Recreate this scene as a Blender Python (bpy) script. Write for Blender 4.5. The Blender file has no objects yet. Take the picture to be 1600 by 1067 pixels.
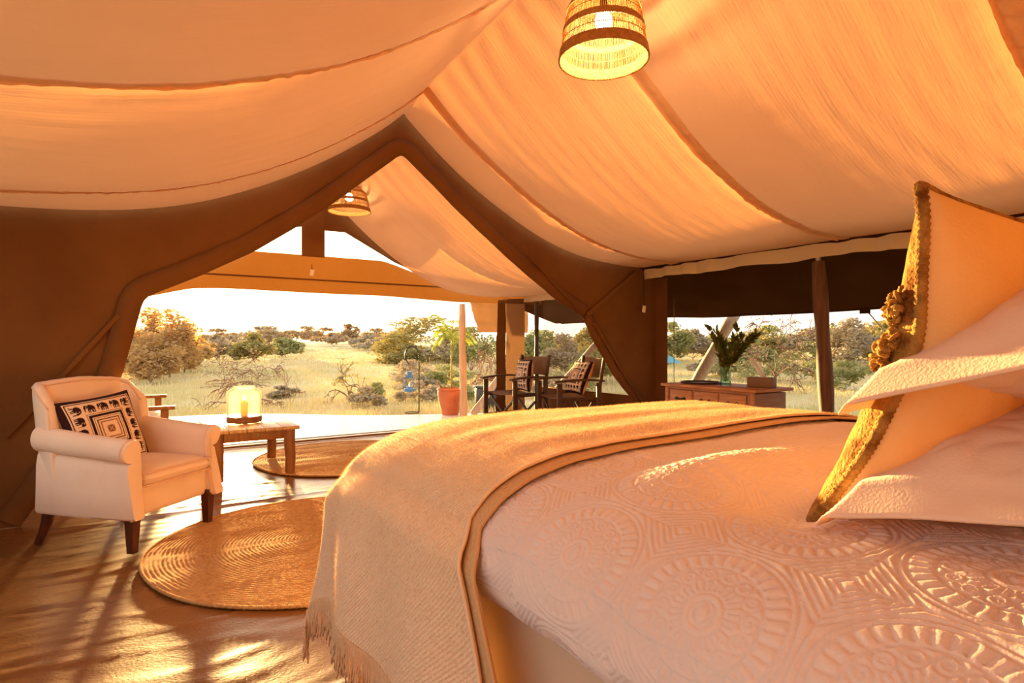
import bpy, bmesh, math, random
import numpy as np
from math import pi, sin, cos, radians
from mathutils import Vector, Matrix

SC = bpy.context.scene
COL = SC.collection
rng = np.random.default_rng(7)
random.seed(7)

# ------------------------------------------------------------------ camera
RIDGE = 1.92
cam = bpy.data.cameras.new('camera'); cam_o = bpy.data.objects.new('camera', cam); COL.objects.link(cam_o)
cam.sensor_width = 36.0
cam.lens = 36.0 * 920.0 / 1600.0
cam.clip_start = 0.02; cam.clip_end = 2000
cam_o.location = (0, 0, 1.12)
cam_o.rotation_euler = (radians(90), 0, radians(-33.1))
cam.shift_y = 0.001
SC.camera = cam_o

# ------------------------------------------------------------------ sky, sun, exposure
SUN_AZ, SUN_EL = radians(6.9), radians(3.3)
SUN_DIR = Vector((sin(SUN_AZ) * cos(SUN_EL), cos(SUN_AZ) * cos(SUN_EL), sin(SUN_EL)))
w = bpy.data.worlds.new('sky'); SC.world = w; w.use_nodes = True
nt = w.node_tree; nt.nodes.clear()
N = nt.nodes.new; L = nt.links.new
out = N('ShaderNodeOutputWorld'); bg = N('ShaderNodeBackground'); L(bg.outputs[0], out.inputs[0])
tc = N('ShaderNodeTexCoord')
nrm = N('ShaderNodeVectorMath'); nrm.operation = 'NORMALIZE'; L(tc.outputs['Generated'], nrm.inputs[0])
dot = N('ShaderNodeVectorMath'); dot.operation = 'DOT_PRODUCT'; L(nrm.outputs[0], dot.inputs[0]); dot.inputs[1].default_value = SUN_DIR
sep = N('ShaderNodeSeparateXYZ'); L(nrm.outputs[0], sep.inputs[0])
elev = N('ShaderNodeValToRGB'); L(sep.outputs['Z'], elev.inputs[0])
er = elev.color_ramp; er.interpolation = 'EASE'
er.elements[0].position = 0.0; er.elements[0].color = (1.0, 0.85, 0.70, 1)
er.elements[1].position = 0.75; er.elements[1].color = (0.80, 0.78, 0.78, 1)
e = er.elements.new(0.14); e.color = (1.0, 0.88, 0.76, 1)
glow = N('ShaderNodeValToRGB'); L(dot.outputs['Value'], glow.inputs[0])
gr = glow.color_ramp
gr.elements[0].position = 0.30; gr.elements[0].color = (0, 0, 0, 1)
gr.elements[1].position = 1.0; gr.elements[1].color = (1.0, 0.74, 0.34, 1)
for p, c in ((0.80, (0.10, 0.07, 0.04)), (0.965, (0.30, 0.20, 0.08)), (0.996, (0.62, 0.42, 0.15))):
    e = gr.elements.new(p); e.color = c + (1,)
gm = N('ShaderNodeVectorMath'); gm.operation = 'SCALE'; L(glow.outputs[0], gm.inputs[0]); gm.inputs['Scale'].default_value = 5.0
disc = N('ShaderNodeMath'); disc.operation = 'GREATER_THAN'; L(dot.outputs['Value'], disc.inputs[0]); disc.inputs[1].default_value = cos(radians(0.75))
dm = N('ShaderNodeVectorMath'); dm.operation = 'SCALE'; dm.inputs[0].default_value = (1, 0.85, 0.55); L(disc.outputs[0], dm.inputs['Scale'])
dm2 = N('ShaderNodeVectorMath'); dm2.operation = 'SCALE'; L(dm.outputs[0], dm2.inputs[0]); dm2.inputs['Scale'].default_value = 14.0
base = N('ShaderNodeVectorMath'); base.operation = 'SCALE'; L(elev.outputs[0], base.inputs[0]); base.inputs['Scale'].default_value = 1.75
a1 = N('ShaderNodeVectorMath'); a1.operation = 'ADD'; L(base.outputs[0], a1.inputs[0]); L(gm.outputs[0], a1.inputs[1])
a2 = N('ShaderNodeVectorMath'); a2.operation = 'ADD'; L(a1.outputs[0], a2.inputs[0]); L(dm2.outputs[0], a2.inputs[1])
L(a2.outputs[0], bg.inputs[0]); bg.inputs[1].default_value = 1.0

sun = bpy.data.lights.new('sun', 'SUN'); sun_o = bpy.data.objects.new('sun', sun); COL.objects.link(sun_o)
sun.energy = 40.0; sun.color = (1.0, 0.62, 0.22); sun.angle = radians(2.6)
sun_o.rotation_euler = Vector((0, 0, 1)).rotation_difference(SUN_DIR).to_euler()
sun_o.location = (2, 12, 6)

SC.view_settings.view_transform = 'Standard'; SC.view_settings.look = 'None'
SC.view_settings.exposure = -0.12; SC.view_settings.gamma = 1.0; SC.view_settings.use_curve_mapping = False
SC.cycles.max_bounces = 10; SC.cycles.diffuse_bounces = 6; SC.cycles.transparent_max_bounces = 16
SC.cycles.sample_clamp_indirect = 6.0
SC.cycles.use_denoising = True

# ------------------------------------------------------------------ material helpers
def mat(name, col, col2=None, rough=0.8, nscale=8.0, ndetail=4, stretch=(1, 1, 1), bump=0.0, bscale=60.0, bstretch=None,
        trans=0.0, tcol=None, spec=0.3, sheen=0.0, metal=0.0, coord='Object', emis=None, estr=0.0, alpha=None, attr=None,
        wave=None, mixpow=(0.35, 0.65)):
    m = bpy.data.materials.new(name); m.use_nodes = True
    t = m.node_tree; t.nodes.clear(); n = t.nodes.new; l = t.links.new
    o = n('ShaderNodeOutputMaterial'); p = n('ShaderNodeBsdfPrincipled')
    tcn = n('ShaderNodeTexCoord'); mp = n('ShaderNodeMapping'); l(tcn.outputs[coord], mp.inputs[0]); mp.inputs['Scale'].default_value = stretch
    p.inputs['Roughness'].default_value = rough; p.inputs['Metallic'].default_value = metal
    p.inputs['Specular IOR Level'].default_value = spec
    csock = None
    if attr:
        an = n('ShaderNodeAttribute'); an.attribute_name = attr; csock = an.outputs['Color']
        l(csock, p.inputs['Base Color'])
    elif col2:
        nz = n('ShaderNodeTexNoise'); l(mp.outputs[0], nz.inputs['Vector']); nz.inputs['Scale'].default_value = nscale; nz.inputs['Detail'].default_value = ndetail
        rp = n('ShaderNodeValToRGB'); l(nz.outputs['Fac'], rp.inputs[0])
        rp.color_ramp.elements[0].position = mixpow[0]; rp.color_ramp.elements[1].position = mixpow[1]
        rp.color_ramp.elements[0].color = tuple(col) + (1,); rp.color_ramp.elements[1].color = tuple(col2) + (1,)
        csock = rp.outputs[0]; l(csock, p.inputs['Base Color'])
    else:
        p.inputs['Base Color'].default_value = tuple(col) + (1,)
    if sheen:
        p.inputs['Sheen Weight'].default_value = sheen; p.inputs['Sheen Roughness'].default_value = 0.4
        p.inputs['Sheen Tint'].default_value = tuple(col) + (1,)
    norm = None
    if bump:
        mp2 = n('ShaderNodeMapping'); l(tcn.outputs[coord], mp2.inputs[0]); mp2.inputs['Scale'].default_value = bstretch or stretch
        nb = n('ShaderNodeTexNoise'); l(mp2.outputs[0], nb.inputs['Vector']); nb.inputs['Scale'].default_value = bscale; nb.inputs['Detail'].default_value = 3
        bp = n('ShaderNodeBump'); bp.inputs['Strength'].default_value = bump; bp.inputs['Distance'].default_value = 0.01
        l(nb.outputs['Fac'], bp.inputs['Height']); norm = bp.outputs[0]
    if wave:
        ws, wdist, wstr, wdir = wave
        mp3 = n('ShaderNodeMapping'); l(tcn.outputs[coord], mp3.inputs[0])
        wv = n('ShaderNodeTexWave'); wv.wave_type = 'BANDS'; wv.bands_direction = wdir; l(mp3.outputs[0], wv.inputs['Vector'])
        wv.inputs['Scale'].default_value = ws; wv.inputs['Distortion'].default_value = wdist; wv.inputs['Detail'].default_value = 2; wv.inputs['Detail Scale'].default_value = 3
        bp3 = n('ShaderNodeBump'); bp3.inputs['Strength'].default_value = wstr; bp3.inputs['Distance'].default_value = 0.004
        l(wv.outputs['Fac'], bp3.inputs['Height'])
        if norm: l(norm, bp3.inputs['Normal'])
        norm = bp3.outputs[0]
    if norm: l(norm, p.inputs['Normal'])
    if emis:
        p.inputs['Emission Color'].default_value = tuple(emis) + (1,); p.inputs['Emission Strength'].default_value = estr
    last = p.outputs[0]
    if trans:
        tr = n('ShaderNodeBsdfTranslucent'); mx = n('ShaderNodeMixShader'); mx.inputs[0].default_value = trans
        tr.inputs[0].default_value = tuple(tcol or col) + (1,)
        if attr and not tcol: l(csock, tr.inputs[0])
        if norm: l(norm, tr.inputs['Normal'])
        l(last, mx.inputs[1]); l(tr.outputs[0], mx.inputs[2]); last = mx.outputs[0]
    if alpha is not None:
        tp = n('ShaderNodeBsdfTransparent'); mx = n('ShaderNodeMixShader'); mx.inputs[0].default_value = alpha
        l(tp.outputs[0], mx.inputs[1]); l(last, mx.inputs[2]); last = mx.outputs[0]
    l(last, o.inputs[0])
    return m

def glass_mat(name, col, rough=0.02):
    m = bpy.data.materials.new(name); m.use_nodes = True
    t = m.node_tree; t.nodes.clear(); n = t.nodes.new; l = t.links.new
    o = n('ShaderNodeOutputMaterial'); tp = n('ShaderNodeBsdfTransparent'); tp.inputs[0].default_value = tuple(col) + (1,)
    gl = n('ShaderNodeBsdfGlossy'); gl.inputs['Roughness'].default_value = rough
    fr = n('ShaderNodeLayerWeight'); fr.inputs[0].default_value = 0.08
    mx = n('ShaderNodeMixShader'); l(fr.outputs[0], mx.inputs[0]); l(tp.outputs[0], mx.inputs[1]); l(gl.outputs[0], mx.inputs[2]); l(mx.outputs[0], o.inputs[0])
    return m

M = {}
M['liner'] = mat('liner_cotton', (0.80, 0.50, 0.32), (0.74, 0.45, 0.28), rough=0.9, nscale=1.3, trans=0.24, tcol=(0.74, 0.35, 0.15), bump=0.22, bscale=14, bstretch=(0.30, 5.0, 0.5), spec=0.1)
M['valance'] = mat('valance_cotton', (0.82, 0.66, 0.50), rough=0.9, trans=0.35, tcol=(0.8, 0.5, 0.3), bump=0.2, bscale=20, spec=0.1)
M['canvas'] = mat('brown_canvas', (0.185, 0.078, 0.022), (0.15, 0.060, 0.016), rough=0.85, nscale=2.0, trans=0.0, bump=0.25, bscale=30, spec=0.15)
M['canvas_thin'] = mat('thin_brown_canvas', (0.20, 0.085, 0.024), (0.165, 0.066, 0.018), rough=0.85, nscale=2.0, trans=0.06, tcol=(0.60, 0.24, 0.05), bump=0.25, bscale=30, spec=0.15)
M['liner_seam'] = mat('liner_seam_tape', (0.78, 0.46, 0.27), rough=0.9, trans=0.20, tcol=(0.72, 0.33, 0.13), bump=0.15, bscale=60, spec=0.1)
M['canvas_tan'] = mat('tan_canvas', (0.42, 0.24, 0.13), (0.36, 0.20, 0.10), rough=0.85, nscale=3, trans=0.06, tcol=(0.5, 0.28, 0.14), bump=0.2, bscale=30, spec=0.15)
M['fly'] = mat('fly_canvas', (0.062, 0.028, 0.011), (0.048, 0.021, 0.008), rough=0.9, nscale=2.5, bump=0.2, bscale=12, spec=0.0)
M['net'] = mat('insect_net', (0.05, 0.025, 0.012), rough=1.0, alpha=0.18, spec=0.0)
M['net_thick'] = mat('insect_net_double', (0.20, 0.13, 0.08), rough=1.0, alpha=0.36, spec=0.0)
M['floor'] = mat('ground_sheet', (0.20, 0.082, 0.021), (0.15, 0.058, 0.014), rough=0.24, nscale=1.2, bump=0.10, bscale=90, spec=0.6)
M['deck'] = mat('pale_screed', (0.88, 0.80, 0.72), (0.80, 0.72, 0.63), rough=0.3, nscale=1.5, bump=0.08, bscale=40, spec=0.9)
M['quilt'] = mat('quilted_cotton', (0.70, 0.595, 0.575), (0.67, 0.565, 0.545), rough=0.85, nscale=4, bump=0.12, bscale=260, spec=0.15, sheen=0.15)
M['throw'] = mat('wool_throw', (0.84, 0.63, 0.44), (0.73, 0.53, 0.35), rough=0.95, nscale=160, coord='UV', bump=0.35, bscale=240, spec=0.05, sheen=0.35, wave=(56, 1.0, 0.55, 'DIAGONAL'))
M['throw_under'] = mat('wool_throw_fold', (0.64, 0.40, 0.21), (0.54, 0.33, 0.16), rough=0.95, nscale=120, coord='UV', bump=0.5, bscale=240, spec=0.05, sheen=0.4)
M['fringe'] = mat('wool_fringe', (0.88, 0.64, 0.40), (0.78, 0.53, 0.31), rough=0.95, nscale=40, spec=0.05, trans=0.25, tcol=(0.6, 0.33, 0.14))
M['pillow'] = mat('pillow_linen', (0.84, 0.70, 0.62), (0.80, 0.66, 0.58), rough=0.85, nscale=6, bump=0.12, bscale=220, spec=0.15, trans=0.22, tcol=(0.95, 0.62, 0.30))
M['cream'] = mat('cushion_calico', (0.88, 0.70, 0.42), (0.84, 0.65, 0.38), rough=0.85, nscale=20, bump=0.15, bscale=160, spec=0.1, trans=0.5, tcol=(1.0, 0.70, 0.20))
M['knit'] = mat('mottled_knit', (0.46, 0.25, 0.07), (0.13, 0.048, 0.014), rough=0.95, nscale=26, ndetail=6, bump=0.9, bscale=150, spec=0.05, sheen=0.6, trans=0.15, tcol=(0.8, 0.4, 0.08), mixpow=(0.45, 0.68))
M['bedbase'] = mat('bed_valance', (0.55, 0.40, 0.29), rough=0.9, bump=0.1, bscale=90, spec=0.1)
M['slip'] = mat('slipcover_linen', (0.84, 0.66, 0.52), (0.80, 0.61, 0.47), rough=0.85, nscale=5, bump=0.5, bscale=7, bstretch=(1, 1, 0.5), spec=0.15)
M['piping'] = mat('piping_linen', (0.76, 0.50, 0.34), rough=0.85)
M['darkwood'] = mat('dark_stained_wood', (0.10, 0.028, 0.010), (0.06, 0.016, 0.006), rough=0.45, nscale=10, stretch=(6, 6, 1), bump=0.1, bscale=30, spec=0.4)
M['teak'] = mat('dark_teak', (0.105, 0.055, 0.028), (0.065, 0.034, 0.018), rough=0.55, nscale=14, stretch=(4, 1, 4), bump=0.15, bscale=40, spec=0.4)
M['orangewood'] = mat('varnished_wood', (0.30, 0.12, 0.035), (0.21, 0.078, 0.022), rough=0.4, nscale=9, stretch=(5, 5, 1), bump=0.12, bscale=30, spec=0.4)
M['tabletop'] = mat('worn_table_top', (0.55, 0.36, 0.18), (0.36, 0.19, 0.08), rough=0.22, nscale=9, stretch=(7, 1, 1), bump=0.15, bscale=30, spec=0.5)
M['dresserwood'] = mat('dresser_wood', (0.50, 0.24, 0.11), (0.34, 0.145, 0.06), rough=0.5, nscale=7, stretch=(1, 1, 8), bump=0.15, bscale=30, spec=0.35)
M['dresserside'] = mat('dresser_side_wood', (0.34, 0.20, 0.13), (0.27, 0.15, 0.10), rough=0.55, nscale=7, stretch=(1, 1, 6), bump=0.15, bscale=30, spec=0.3)
M['iron'] = mat('dark_iron', (0.035, 0.028, 0.025), rough=0.4, metal=0.7, spec=0.5)
M['pole'] = mat('dark_pole_wood', (0.16, 0.075, 0.038), (0.10, 0.045, 0.022), rough=0.6, nscale=6, stretch=(6, 6, 0.6), bump=0.2, bscale=25, spec=0.3)
M['palepole'] = mat('pale_pole_wood', (0.70, 0.48, 0.29), (0.56, 0.36, 0.20), rough=0.65, nscale=6, stretch=(6, 6, 0.6), bump=0.2, bscale=25, spec=0.3)
M['greypole'] = mat('weathered_pole_wood', (0.58, 0.50, 0.44), (0.44, 0.37, 0.32), rough=0.7, nscale=6, stretch=(6, 6, 0.6), bump=0.2, bscale=25)
M['metal'] = mat('galvanised_metal', (0.62, 0.60, 0.58), rough=0.4, metal=0.8)
M['jute'] = mat('braided_jute', (0.58, 0.33, 0.14), (0.43, 0.225, 0.085), rough=0.95, nscale=45, bump=0.7, bscale=170, spec=0.05, sheen=0.2)
M['wicker'] = mat('wicker_cane', (0.50, 0.29, 0.10), (0.36, 0.19, 0.06), rough=0.6, nscale=30, bump=0.4, bscale=120, spec=0.3, trans=0.3, tcol=(0.7, 0.4, 0.12))
M['wickerband'] = mat('wicker_band', (0.42, 0.22, 0.07), (0.30, 0.14, 0.04), rough=0.6, nscale=60, bump=0.6, bscale=140, spec=0.3, trans=0.1, tcol=(0.6, 0.3, 0.08))
M['bulb'] = mat('lit_bulb', (1, 0.9, 0.7), emis=(1.0, 0.80, 0.45), estr=30.0)
M['flame'] = mat('candle_flame', (1, 0.8, 0.4), emis=(1.0, 0.72, 0.30), estr=22.0)
M['wax'] = mat('candle_wax', (0.95, 0.80, 0.52), rough=0.5, trans=0.4, tcol=(1.0, 0.74, 0.34))
M['glass'] = glass_mat('clear_glass', (0.96, 0.93, 0.86))
def jar_mat():  # milky layer, strongest at the rim, imitates bright light in the glass
    m = glass_mat('sunlit_jar_glass', (0.97, 0.95, 0.90)); t = m.node_tree; o = t.nodes['Material Output']; src = o.inputs[0].links[0].from_socket
    tr = t.nodes.new('ShaderNodeBsdfTranslucent'); tr.inputs[0].default_value = (0.95, 0.88, 0.72, 1); df = t.nodes.new('ShaderNodeBsdfDiffuse'); df.inputs[0].default_value = (0.9, 0.85, 0.75, 1)
    a = t.nodes.new('ShaderNodeMixShader'); a.inputs[0].default_value = 0.3; t.links.new(tr.outputs[0], a.inputs[1]); t.links.new(df.outputs[0], a.inputs[2])
    lw = t.nodes.new('ShaderNodeLayerWeight'); lw.inputs[0].default_value = 0.35; mr = t.nodes.new('ShaderNodeMapRange'); t.links.new(lw.outputs['Facing'], mr.inputs[0]); mr.inputs[3].default_value = 0.06; mr.inputs[4].default_value = 0.75
    b = t.nodes.new('ShaderNodeMixShader'); t.links.new(mr.outputs[0], b.inputs[0]); t.links.new(src, b.inputs[1]); t.links.new(a.outputs[0], b.inputs[2]); t.links.new(b.outputs[0], o.inputs[0])
    return m
M['jarglass'] = jar_mat()
M['vaseglass'] = glass_mat('greenish_glass', (0.80, 0.90, 0.88))
M['blue'] = mat('blue_enamel', (0.06, 0.24, 0.58), rough=0.3, spec=0.5)
M['terracotta'] = mat('terracotta', (0.62, 0.20, 0.08), (0.52, 0.15, 0.06), rough=0.7, nscale=8, bump=0.1, bscale=40)
M['soil'] = mat('potting_soil', (0.10, 0.06, 0.035), rough=1.0, bump=0.6, bscale=30)
M['palm'] = mat('palm_leaf', (0.38, 0.46, 0.06), (0.30, 0.38, 0.05), rough=0.5, trans=0.25, tcol=(0.55, 0.62, 0.10))
M['stem'] = mat('green_stem', (0.36, 0.30, 0.08), rough=0.6)
M['leaf'] = mat('dark_glossy_leaf', (0.075, 0.105, 0.022), (0.11, 0.12, 0.025), rough=0.4, nscale=12, trans=0.25, tcol=(0.26, 0.24, 0.04))
M['tissue'] = mat('tissue_paper', (0.95, 0.93, 0.90), rough=0.9, trans=0.5)
M['boxwood'] = mat('box_leather', (0.17, 0.09, 0.045), rough=0.5, bump=0.1, bscale=90)
M['tray'] = mat('tray_lacquer', (0.05, 0.028, 0.022), rough=0.35, spec=0.5)
M['print'] = mat('printed_cotton', (1, 1, 1), attr='Print', rough=0.85, bump=0.2, bscale=160, spec=0.1)
M['cushback'] = mat('cushion_back_cotton', (0.72, 0.42, 0.22), rough=0.85, bump=0.2, bscale=160, spec=0.1)
M['seatcanvas'] = mat('seat_canvas', (0.26, 0.15, 0.08), (0.21, 0.12, 0.06), rough=0.85, nscale=20, bump=0.2, bscale=150, trans=0.1)
M['benchpad'] = mat('bench_pad', (0.85, 0.72, 0.56), rough=0.85)
M['tag'] = mat('plastic_tag', (0.85, 0.72, 0.58), rough=0.5)
M['rope'] = mat('guy_rope', (0.30, 0.24, 0.19), rough=0.9)
M['crate'] = mat('black_plastic', (0.05, 0.05, 0.055), rough=0.5)
M['tarp'] = mat('blue_tarpaulin', (0.20, 0.55, 0.72), rough=0.5, trans=0.2)
M['bark'] = mat('tree_bark', (0.24, 0.15, 0.10), (0.18, 0.11, 0.07), rough=0.9, nscale=10)
M['drywood'] = mat('dry_twigs', (0.34, 0.19, 0.12), (0.26, 0.14, 0.09), rough=0.9, nscale=10)
M['greywood'] = mat('grey_twigs', (0.30, 0.22, 0.18), (0.23, 0.165, 0.13), rough=0.9, nscale=10)
M['foliage'] = mat('olive_foliage', (0.32, 0.28, 0.10), (0.42, 0.36, 0.15), rough=0.8, nscale=0.9, trans=0.14, tcol=(0.46, 0.38, 0.10))
M['foliage2'] = mat('green_foliage', (0.32, 0.33, 0.13), (0.42, 0.41, 0.19), rough=0.8, nscale=0.9, trans=0.14, tcol=(0.42, 0.44, 0.14))
M['foliage3'] = mat('haze_tinted_foliage', (0.40, 0.29, 0.17), (0.48, 0.36, 0.22), rough=0.9, nscale=0.5, trans=0.14, tcol=(0.62, 0.42, 0.20))  # distance haze put into the leaf colour as a paler tone
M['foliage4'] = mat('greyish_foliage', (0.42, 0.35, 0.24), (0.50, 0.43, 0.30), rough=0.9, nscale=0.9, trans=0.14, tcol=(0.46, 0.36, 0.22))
M['foliage5'] = mat('flare_tinted_foliage', (0.42, 0.29, 0.14), (0.50, 0.36, 0.18), rough=0.9, nscale=0.9, trans=0.25, tcol=(0.85, 0.48, 0.12))  # warm brown stands in for sun flare over the left thicket
M['ground'] = mat('savanna_ground', (0.74, 0.60, 0.36), (0.58, 0.53, 0.27), rough=1.0, nscale=0.16, ndetail=6, bump=0.4, bscale=9, spec=0.05, mixpow=(0.3, 0.72))
M['grass'] = mat('dry_grass', (0.80, 0.66, 0.40), (0.58, 0.57, 0.27), rough=0.9, nscale=0.22, ndetail=4, trans=0.10, tcol=(0.80, 0.66, 0.34), spec=0.0)

# ------------------------------------------------------------------ object helpers
def link(name, me, m=None, parent=None):
    o = bpy.data.objects.new(name, me); COL.objects.link(o)
    if m: me.materials.append(M[m] if isinstance(m, str) else m)
    if parent: o.parent = parent
    return o

def thing(name, label, cat, loc=(0, 0, 0), rotz=0.0, group=None):
    o = bpy.data.objects.new(name, None); COL.objects.link(o); o.empty_display_size = 0.1
    o.location = loc; o.rotation_euler = (0, 0, rotz); o['label'] = label; o['category'] = cat
    if group: o['group'] = group
    return o

def tag(o, label, cat, group=None, kind=None):
    o['label'] = label; o['category'] = cat
    if group: o['group'] = group
    if kind: o['kind'] = kind
    return o

def struct(o, label=None):
    o['kind'] = 'structure'
    if label: o['label'] = label
    return o

def npmesh(name, V, Fq, smooth=True, uv=None):
    V = np.asarray(V, np.float32).reshape(-1, 3); Fq = np.asarray(Fq, np.int32)
    k = Fq.shape[1]
    me = bpy.data.meshes.new(name)
    me.vertices.add(len(V)); me.vertices.foreach_set('co', V.ravel())
    me.loops.add(Fq.size); me.loops.foreach_set('vertex_index', Fq.ravel())
    me.polygons.add(len(Fq)); me.polygons.foreach_set('loop_start', np.arange(0, Fq.size, k, dtype=np.int32))
    if uv is not None:
        u = me.uv_layers.new(name='UVMap'); u.data.foreach_set('uv', np.asarray(uv, np.float32)[Fq.ravel()].ravel())
    me.update(calc_edges=True); me.validate()
    if smooth: me.polygons.foreach_set('use_smooth', np.ones(len(Fq), bool))
    return me

def gridfaces(nu, nv, wrapu=False):
    i = np.arange(nu if wrapu else nu - 1)[:, None]; j = np.arange(nv - 1)[None, :]
    i2 = (i + 1) % nu
    a = i * nv + j; b = i2 * nv + j; c = i2 * nv + j + 1; d = i * nv + j + 1
    return np.stack([a, b, c, d], -1).reshape(-1, 4)

def grid(name, P, m, parent=None, uv=None, smooth=True, wrapu=False):
    nu, nv = P.shape[:2]
    me = npmesh(name, P.reshape(-1, 3), gridfaces(nu, nv, wrapu), smooth, None if uv is None else uv.reshape(-1, 2))
    return link(name, me, m, parent)

class MB:
    def __init__(s): s.v = []; s.f = []
    def add(s, vs, fs):
        b = len(s.v); s.v += [tuple(q) for q in vs]; s.f += [tuple(b + i for i in f) for f in fs]; return s
    def tube(s, path, rad, n=8, cap=True):
        path = [Vector(p) for p in path]; k = len(path)
        if not hasattr(rad, '__len__'): rad = [rad] * k
        vs = []; up = None
        for i, p in enumerate(path):
            t = (path[min(i + 1, k - 1)] - path[max(i - 1, 0)])
            if t.length < 1e-9: t = Vector((0, 0, 1))
            t.normalize()
            if up is None:
                up = Vector((0, 0, 1)) if abs(t.z) < 0.9 else Vector((1, 0, 0))
            a = t.cross(up)
            if a.length < 1e-6: a = t.cross(Vector((1, 0.3, 0)))
            a.normalize(); b = a.cross(t).normalized(); up = b
            for j in range(n):
                q = 2 * pi * j / n
                vs.append(p + (a * cos(q) + b * sin(q)) * rad[i])
        fs = [(i * n + j, i * n + (j + 1) % n, (i + 1) * n + (j + 1) % n, (i + 1) * n + j) for i in range(k - 1) for j in range(n)]
        if cap:
            fs.append(tuple(range(n))[::-1]); fs.append(tuple((k - 1) * n + j for j in range(n)))
        return s.add(vs, fs)
    def lathe(s, prof, n=32, c=(0, 0, 0), cap=False):
        vs = [(c[0] + r * cos(2 * pi * j / n), c[1] + r * sin(2 * pi * j / n), c[2] + z) for r, z in prof for j in range(n)]
        fs = [(i * n + j, i * n + (j + 1) % n, (i + 1) * n + (j + 1) % n, (i + 1) * n + j) for i in range(len(prof) - 1) for j in range(n)]
        if cap:
            fs.append(tuple(range(n))[::-1]); fs.append(tuple((len(prof) - 1) * n + j for j in range(n)))
        return s.add(vs, fs)
    def box(s, c, d, bev=0.004, rot=None, seg=2):
        bm = bmesh.new(); bmesh.ops.create_cube(bm, size=1.0)
        bmesh.ops.scale(bm, vec=d, verts=bm.verts)
        if bev: bmesh.ops.bevel(bm, geom=bm.edges[:], offset=min(bev, min(d) * 0.45), segments=seg, profile=0.5, affect='EDGES')
        mtx = Matrix.Translation(Vector(c))
        if rot is not None: mtx = mtx @ rot.to_4x4()
        bmesh.ops.transform(bm, matrix=mtx, verts=bm.verts)
        bm.verts.index_update(); vs = [v.co.copy() for v in bm.verts]; fs = [[v.index for v in f.verts] for f in bm.faces]; bm.free()
        return s.add(vs, fs)
    def build(s, name, m, parent=None, smooth=True, angle=None):
        me = bpy.data.meshes.new(name); me.from_pydata(s.v, [], s.f); me.update()
        if smooth:
            me.polygons.foreach_set('use_smooth', np.ones(len(me.polygons), bool))
            if angle: me.set_sharp_from_angle(angle=radians(angle))
        return link(name, me, m, parent)

def wob(x, y, seed, scale=1.0, n=7, aniso=(1, 1)):
    r = np.random.default_rng(int(seed * 10)); out = 0
    for k in range(n):
        a = r.uniform(0, 2 * pi); f = r.uniform(0.5, 1.7) / scale; ph = r.uniform(0, 2 * pi)
        out = out + np.sin((x * aniso[0] * cos(a) + y * aniso[1] * sin(a)) * f * 2 * pi + ph)
    return out / n

def lerp_path(pts, n):
    p = np.array(pts, float); d = np.r_[0, np.cumsum(np.linalg.norm(np.diff(p, axis=0), axis=1))]
    t = np.linspace(0, d[-1], n)
    return np.stack([np.interp(t, d, p[:, k]) for k in range(p.shape[1])], 1)

def smooth_path(pts, n, it=2):
    q = lerp_path(pts, n)
    for _ in range(it):
        q[1:-1] = 0.25 * q[:-2] + 0.5 * q[1:-1] + 0.25 * q[2:]
    return q

def copy_tree(o, parent=None):
    c = o.copy(); COL.objects.link(c)
    if parent: c.parent = parent
    for ch in list(o.children): copy_tree(ch, c)
    return c

# ================================================================== SETTING
XW0, XW1, YB, YP, YF = -1.11, 4.95, -1.2, 4.65, 6.82

# terrain
def tz(x, y):
    d = np.hypot(x - 1.5, y - 4.0)
    g = -0.20 + 0.012 * np.clip(d - 16, 0, 104) + 0.00006 * np.clip(d - 60, 0, 60) ** 2
    near = np.clip((d - 6) / 6, 0, 1)
    return g + 0.05 * near * wob(x, y, 3, 9.0) + 0.25 * np.clip((d - 35) / 60, 0, 1) * wob(x, y, 5, 60.0)

ang = np.linspace(0, 2 * pi, 181)[:-1]
rad = np.r_[0.01, np.geomspace(1.5, 420, 90)]
A, Rr = np.meshgrid(ang, rad, indexing='ij')
X, Y = 1.5 + Rr * np.cos(A), 4.0 + Rr * np.sin(A)
struct(grid('ground', np.stack([X, Y, tz(X, Y)], -1), 'ground', wrapu=True), 'dry savanna ground around the tent')

# floor: wrinkled ground sheet
nx, ny = 260, 340
X, Y = np.meshgrid(np.linspace(XW0 - 0.02, XW1 + 0.02, nx), np.linspace(YB, YF, ny), indexing='ij')
Yw = Y + 0.16 * wob(X, Y, 16, 1.1) + 0.22 * X * 0.35
W = wob(X, Y, 11, 0.5, 9, (0.4, 1.3)) * 0.0012
for sd, sc_, am in ((12, 0.42, 0.0042), (14, 0.26, 0.0032), (15, 0.17, 0.0018), (18, 0.11, 0.0009)):
    rg = np.abs(wob(X, Yw, sd, sc_, 6, (0.15, 1.5)))
    W += am * np.exp(-(rg / 0.10) ** 1.5) * np.clip(0.55 + 0.9 * wob(X, Y, sd + 40, 0.9), 0, 1.3)
for ys in (4.47, 1.9, -0.2):
    W += 0.007 * np.exp(-((Y - ys - 0.03 * np.sin(X * 1.7)) / 0.012) ** 2)
Z = -0.006 + W
floor = struct(grid('floor', np.stack([X, Y, Z], -1), 'floor'), 'brown woven ground sheet with wrinkles')
# threshold strip at the front of the tent
b = MB(); b.box((1.92, 6.86, 0.004), (XW1 - XW0, 0.035, 0.03), 0.008)
struct(b.build('trim_1', 'canvas'), 'dark canvas threshold strip at the front edge of the floor')
b = MB(); b.box((1.92, 7.08, 0.001), (XW1 - XW0, 0.02, 0.016), 0.005)
struct(b.build('trim_2', 'rope'), 'thin dark line across the terrace')

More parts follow.
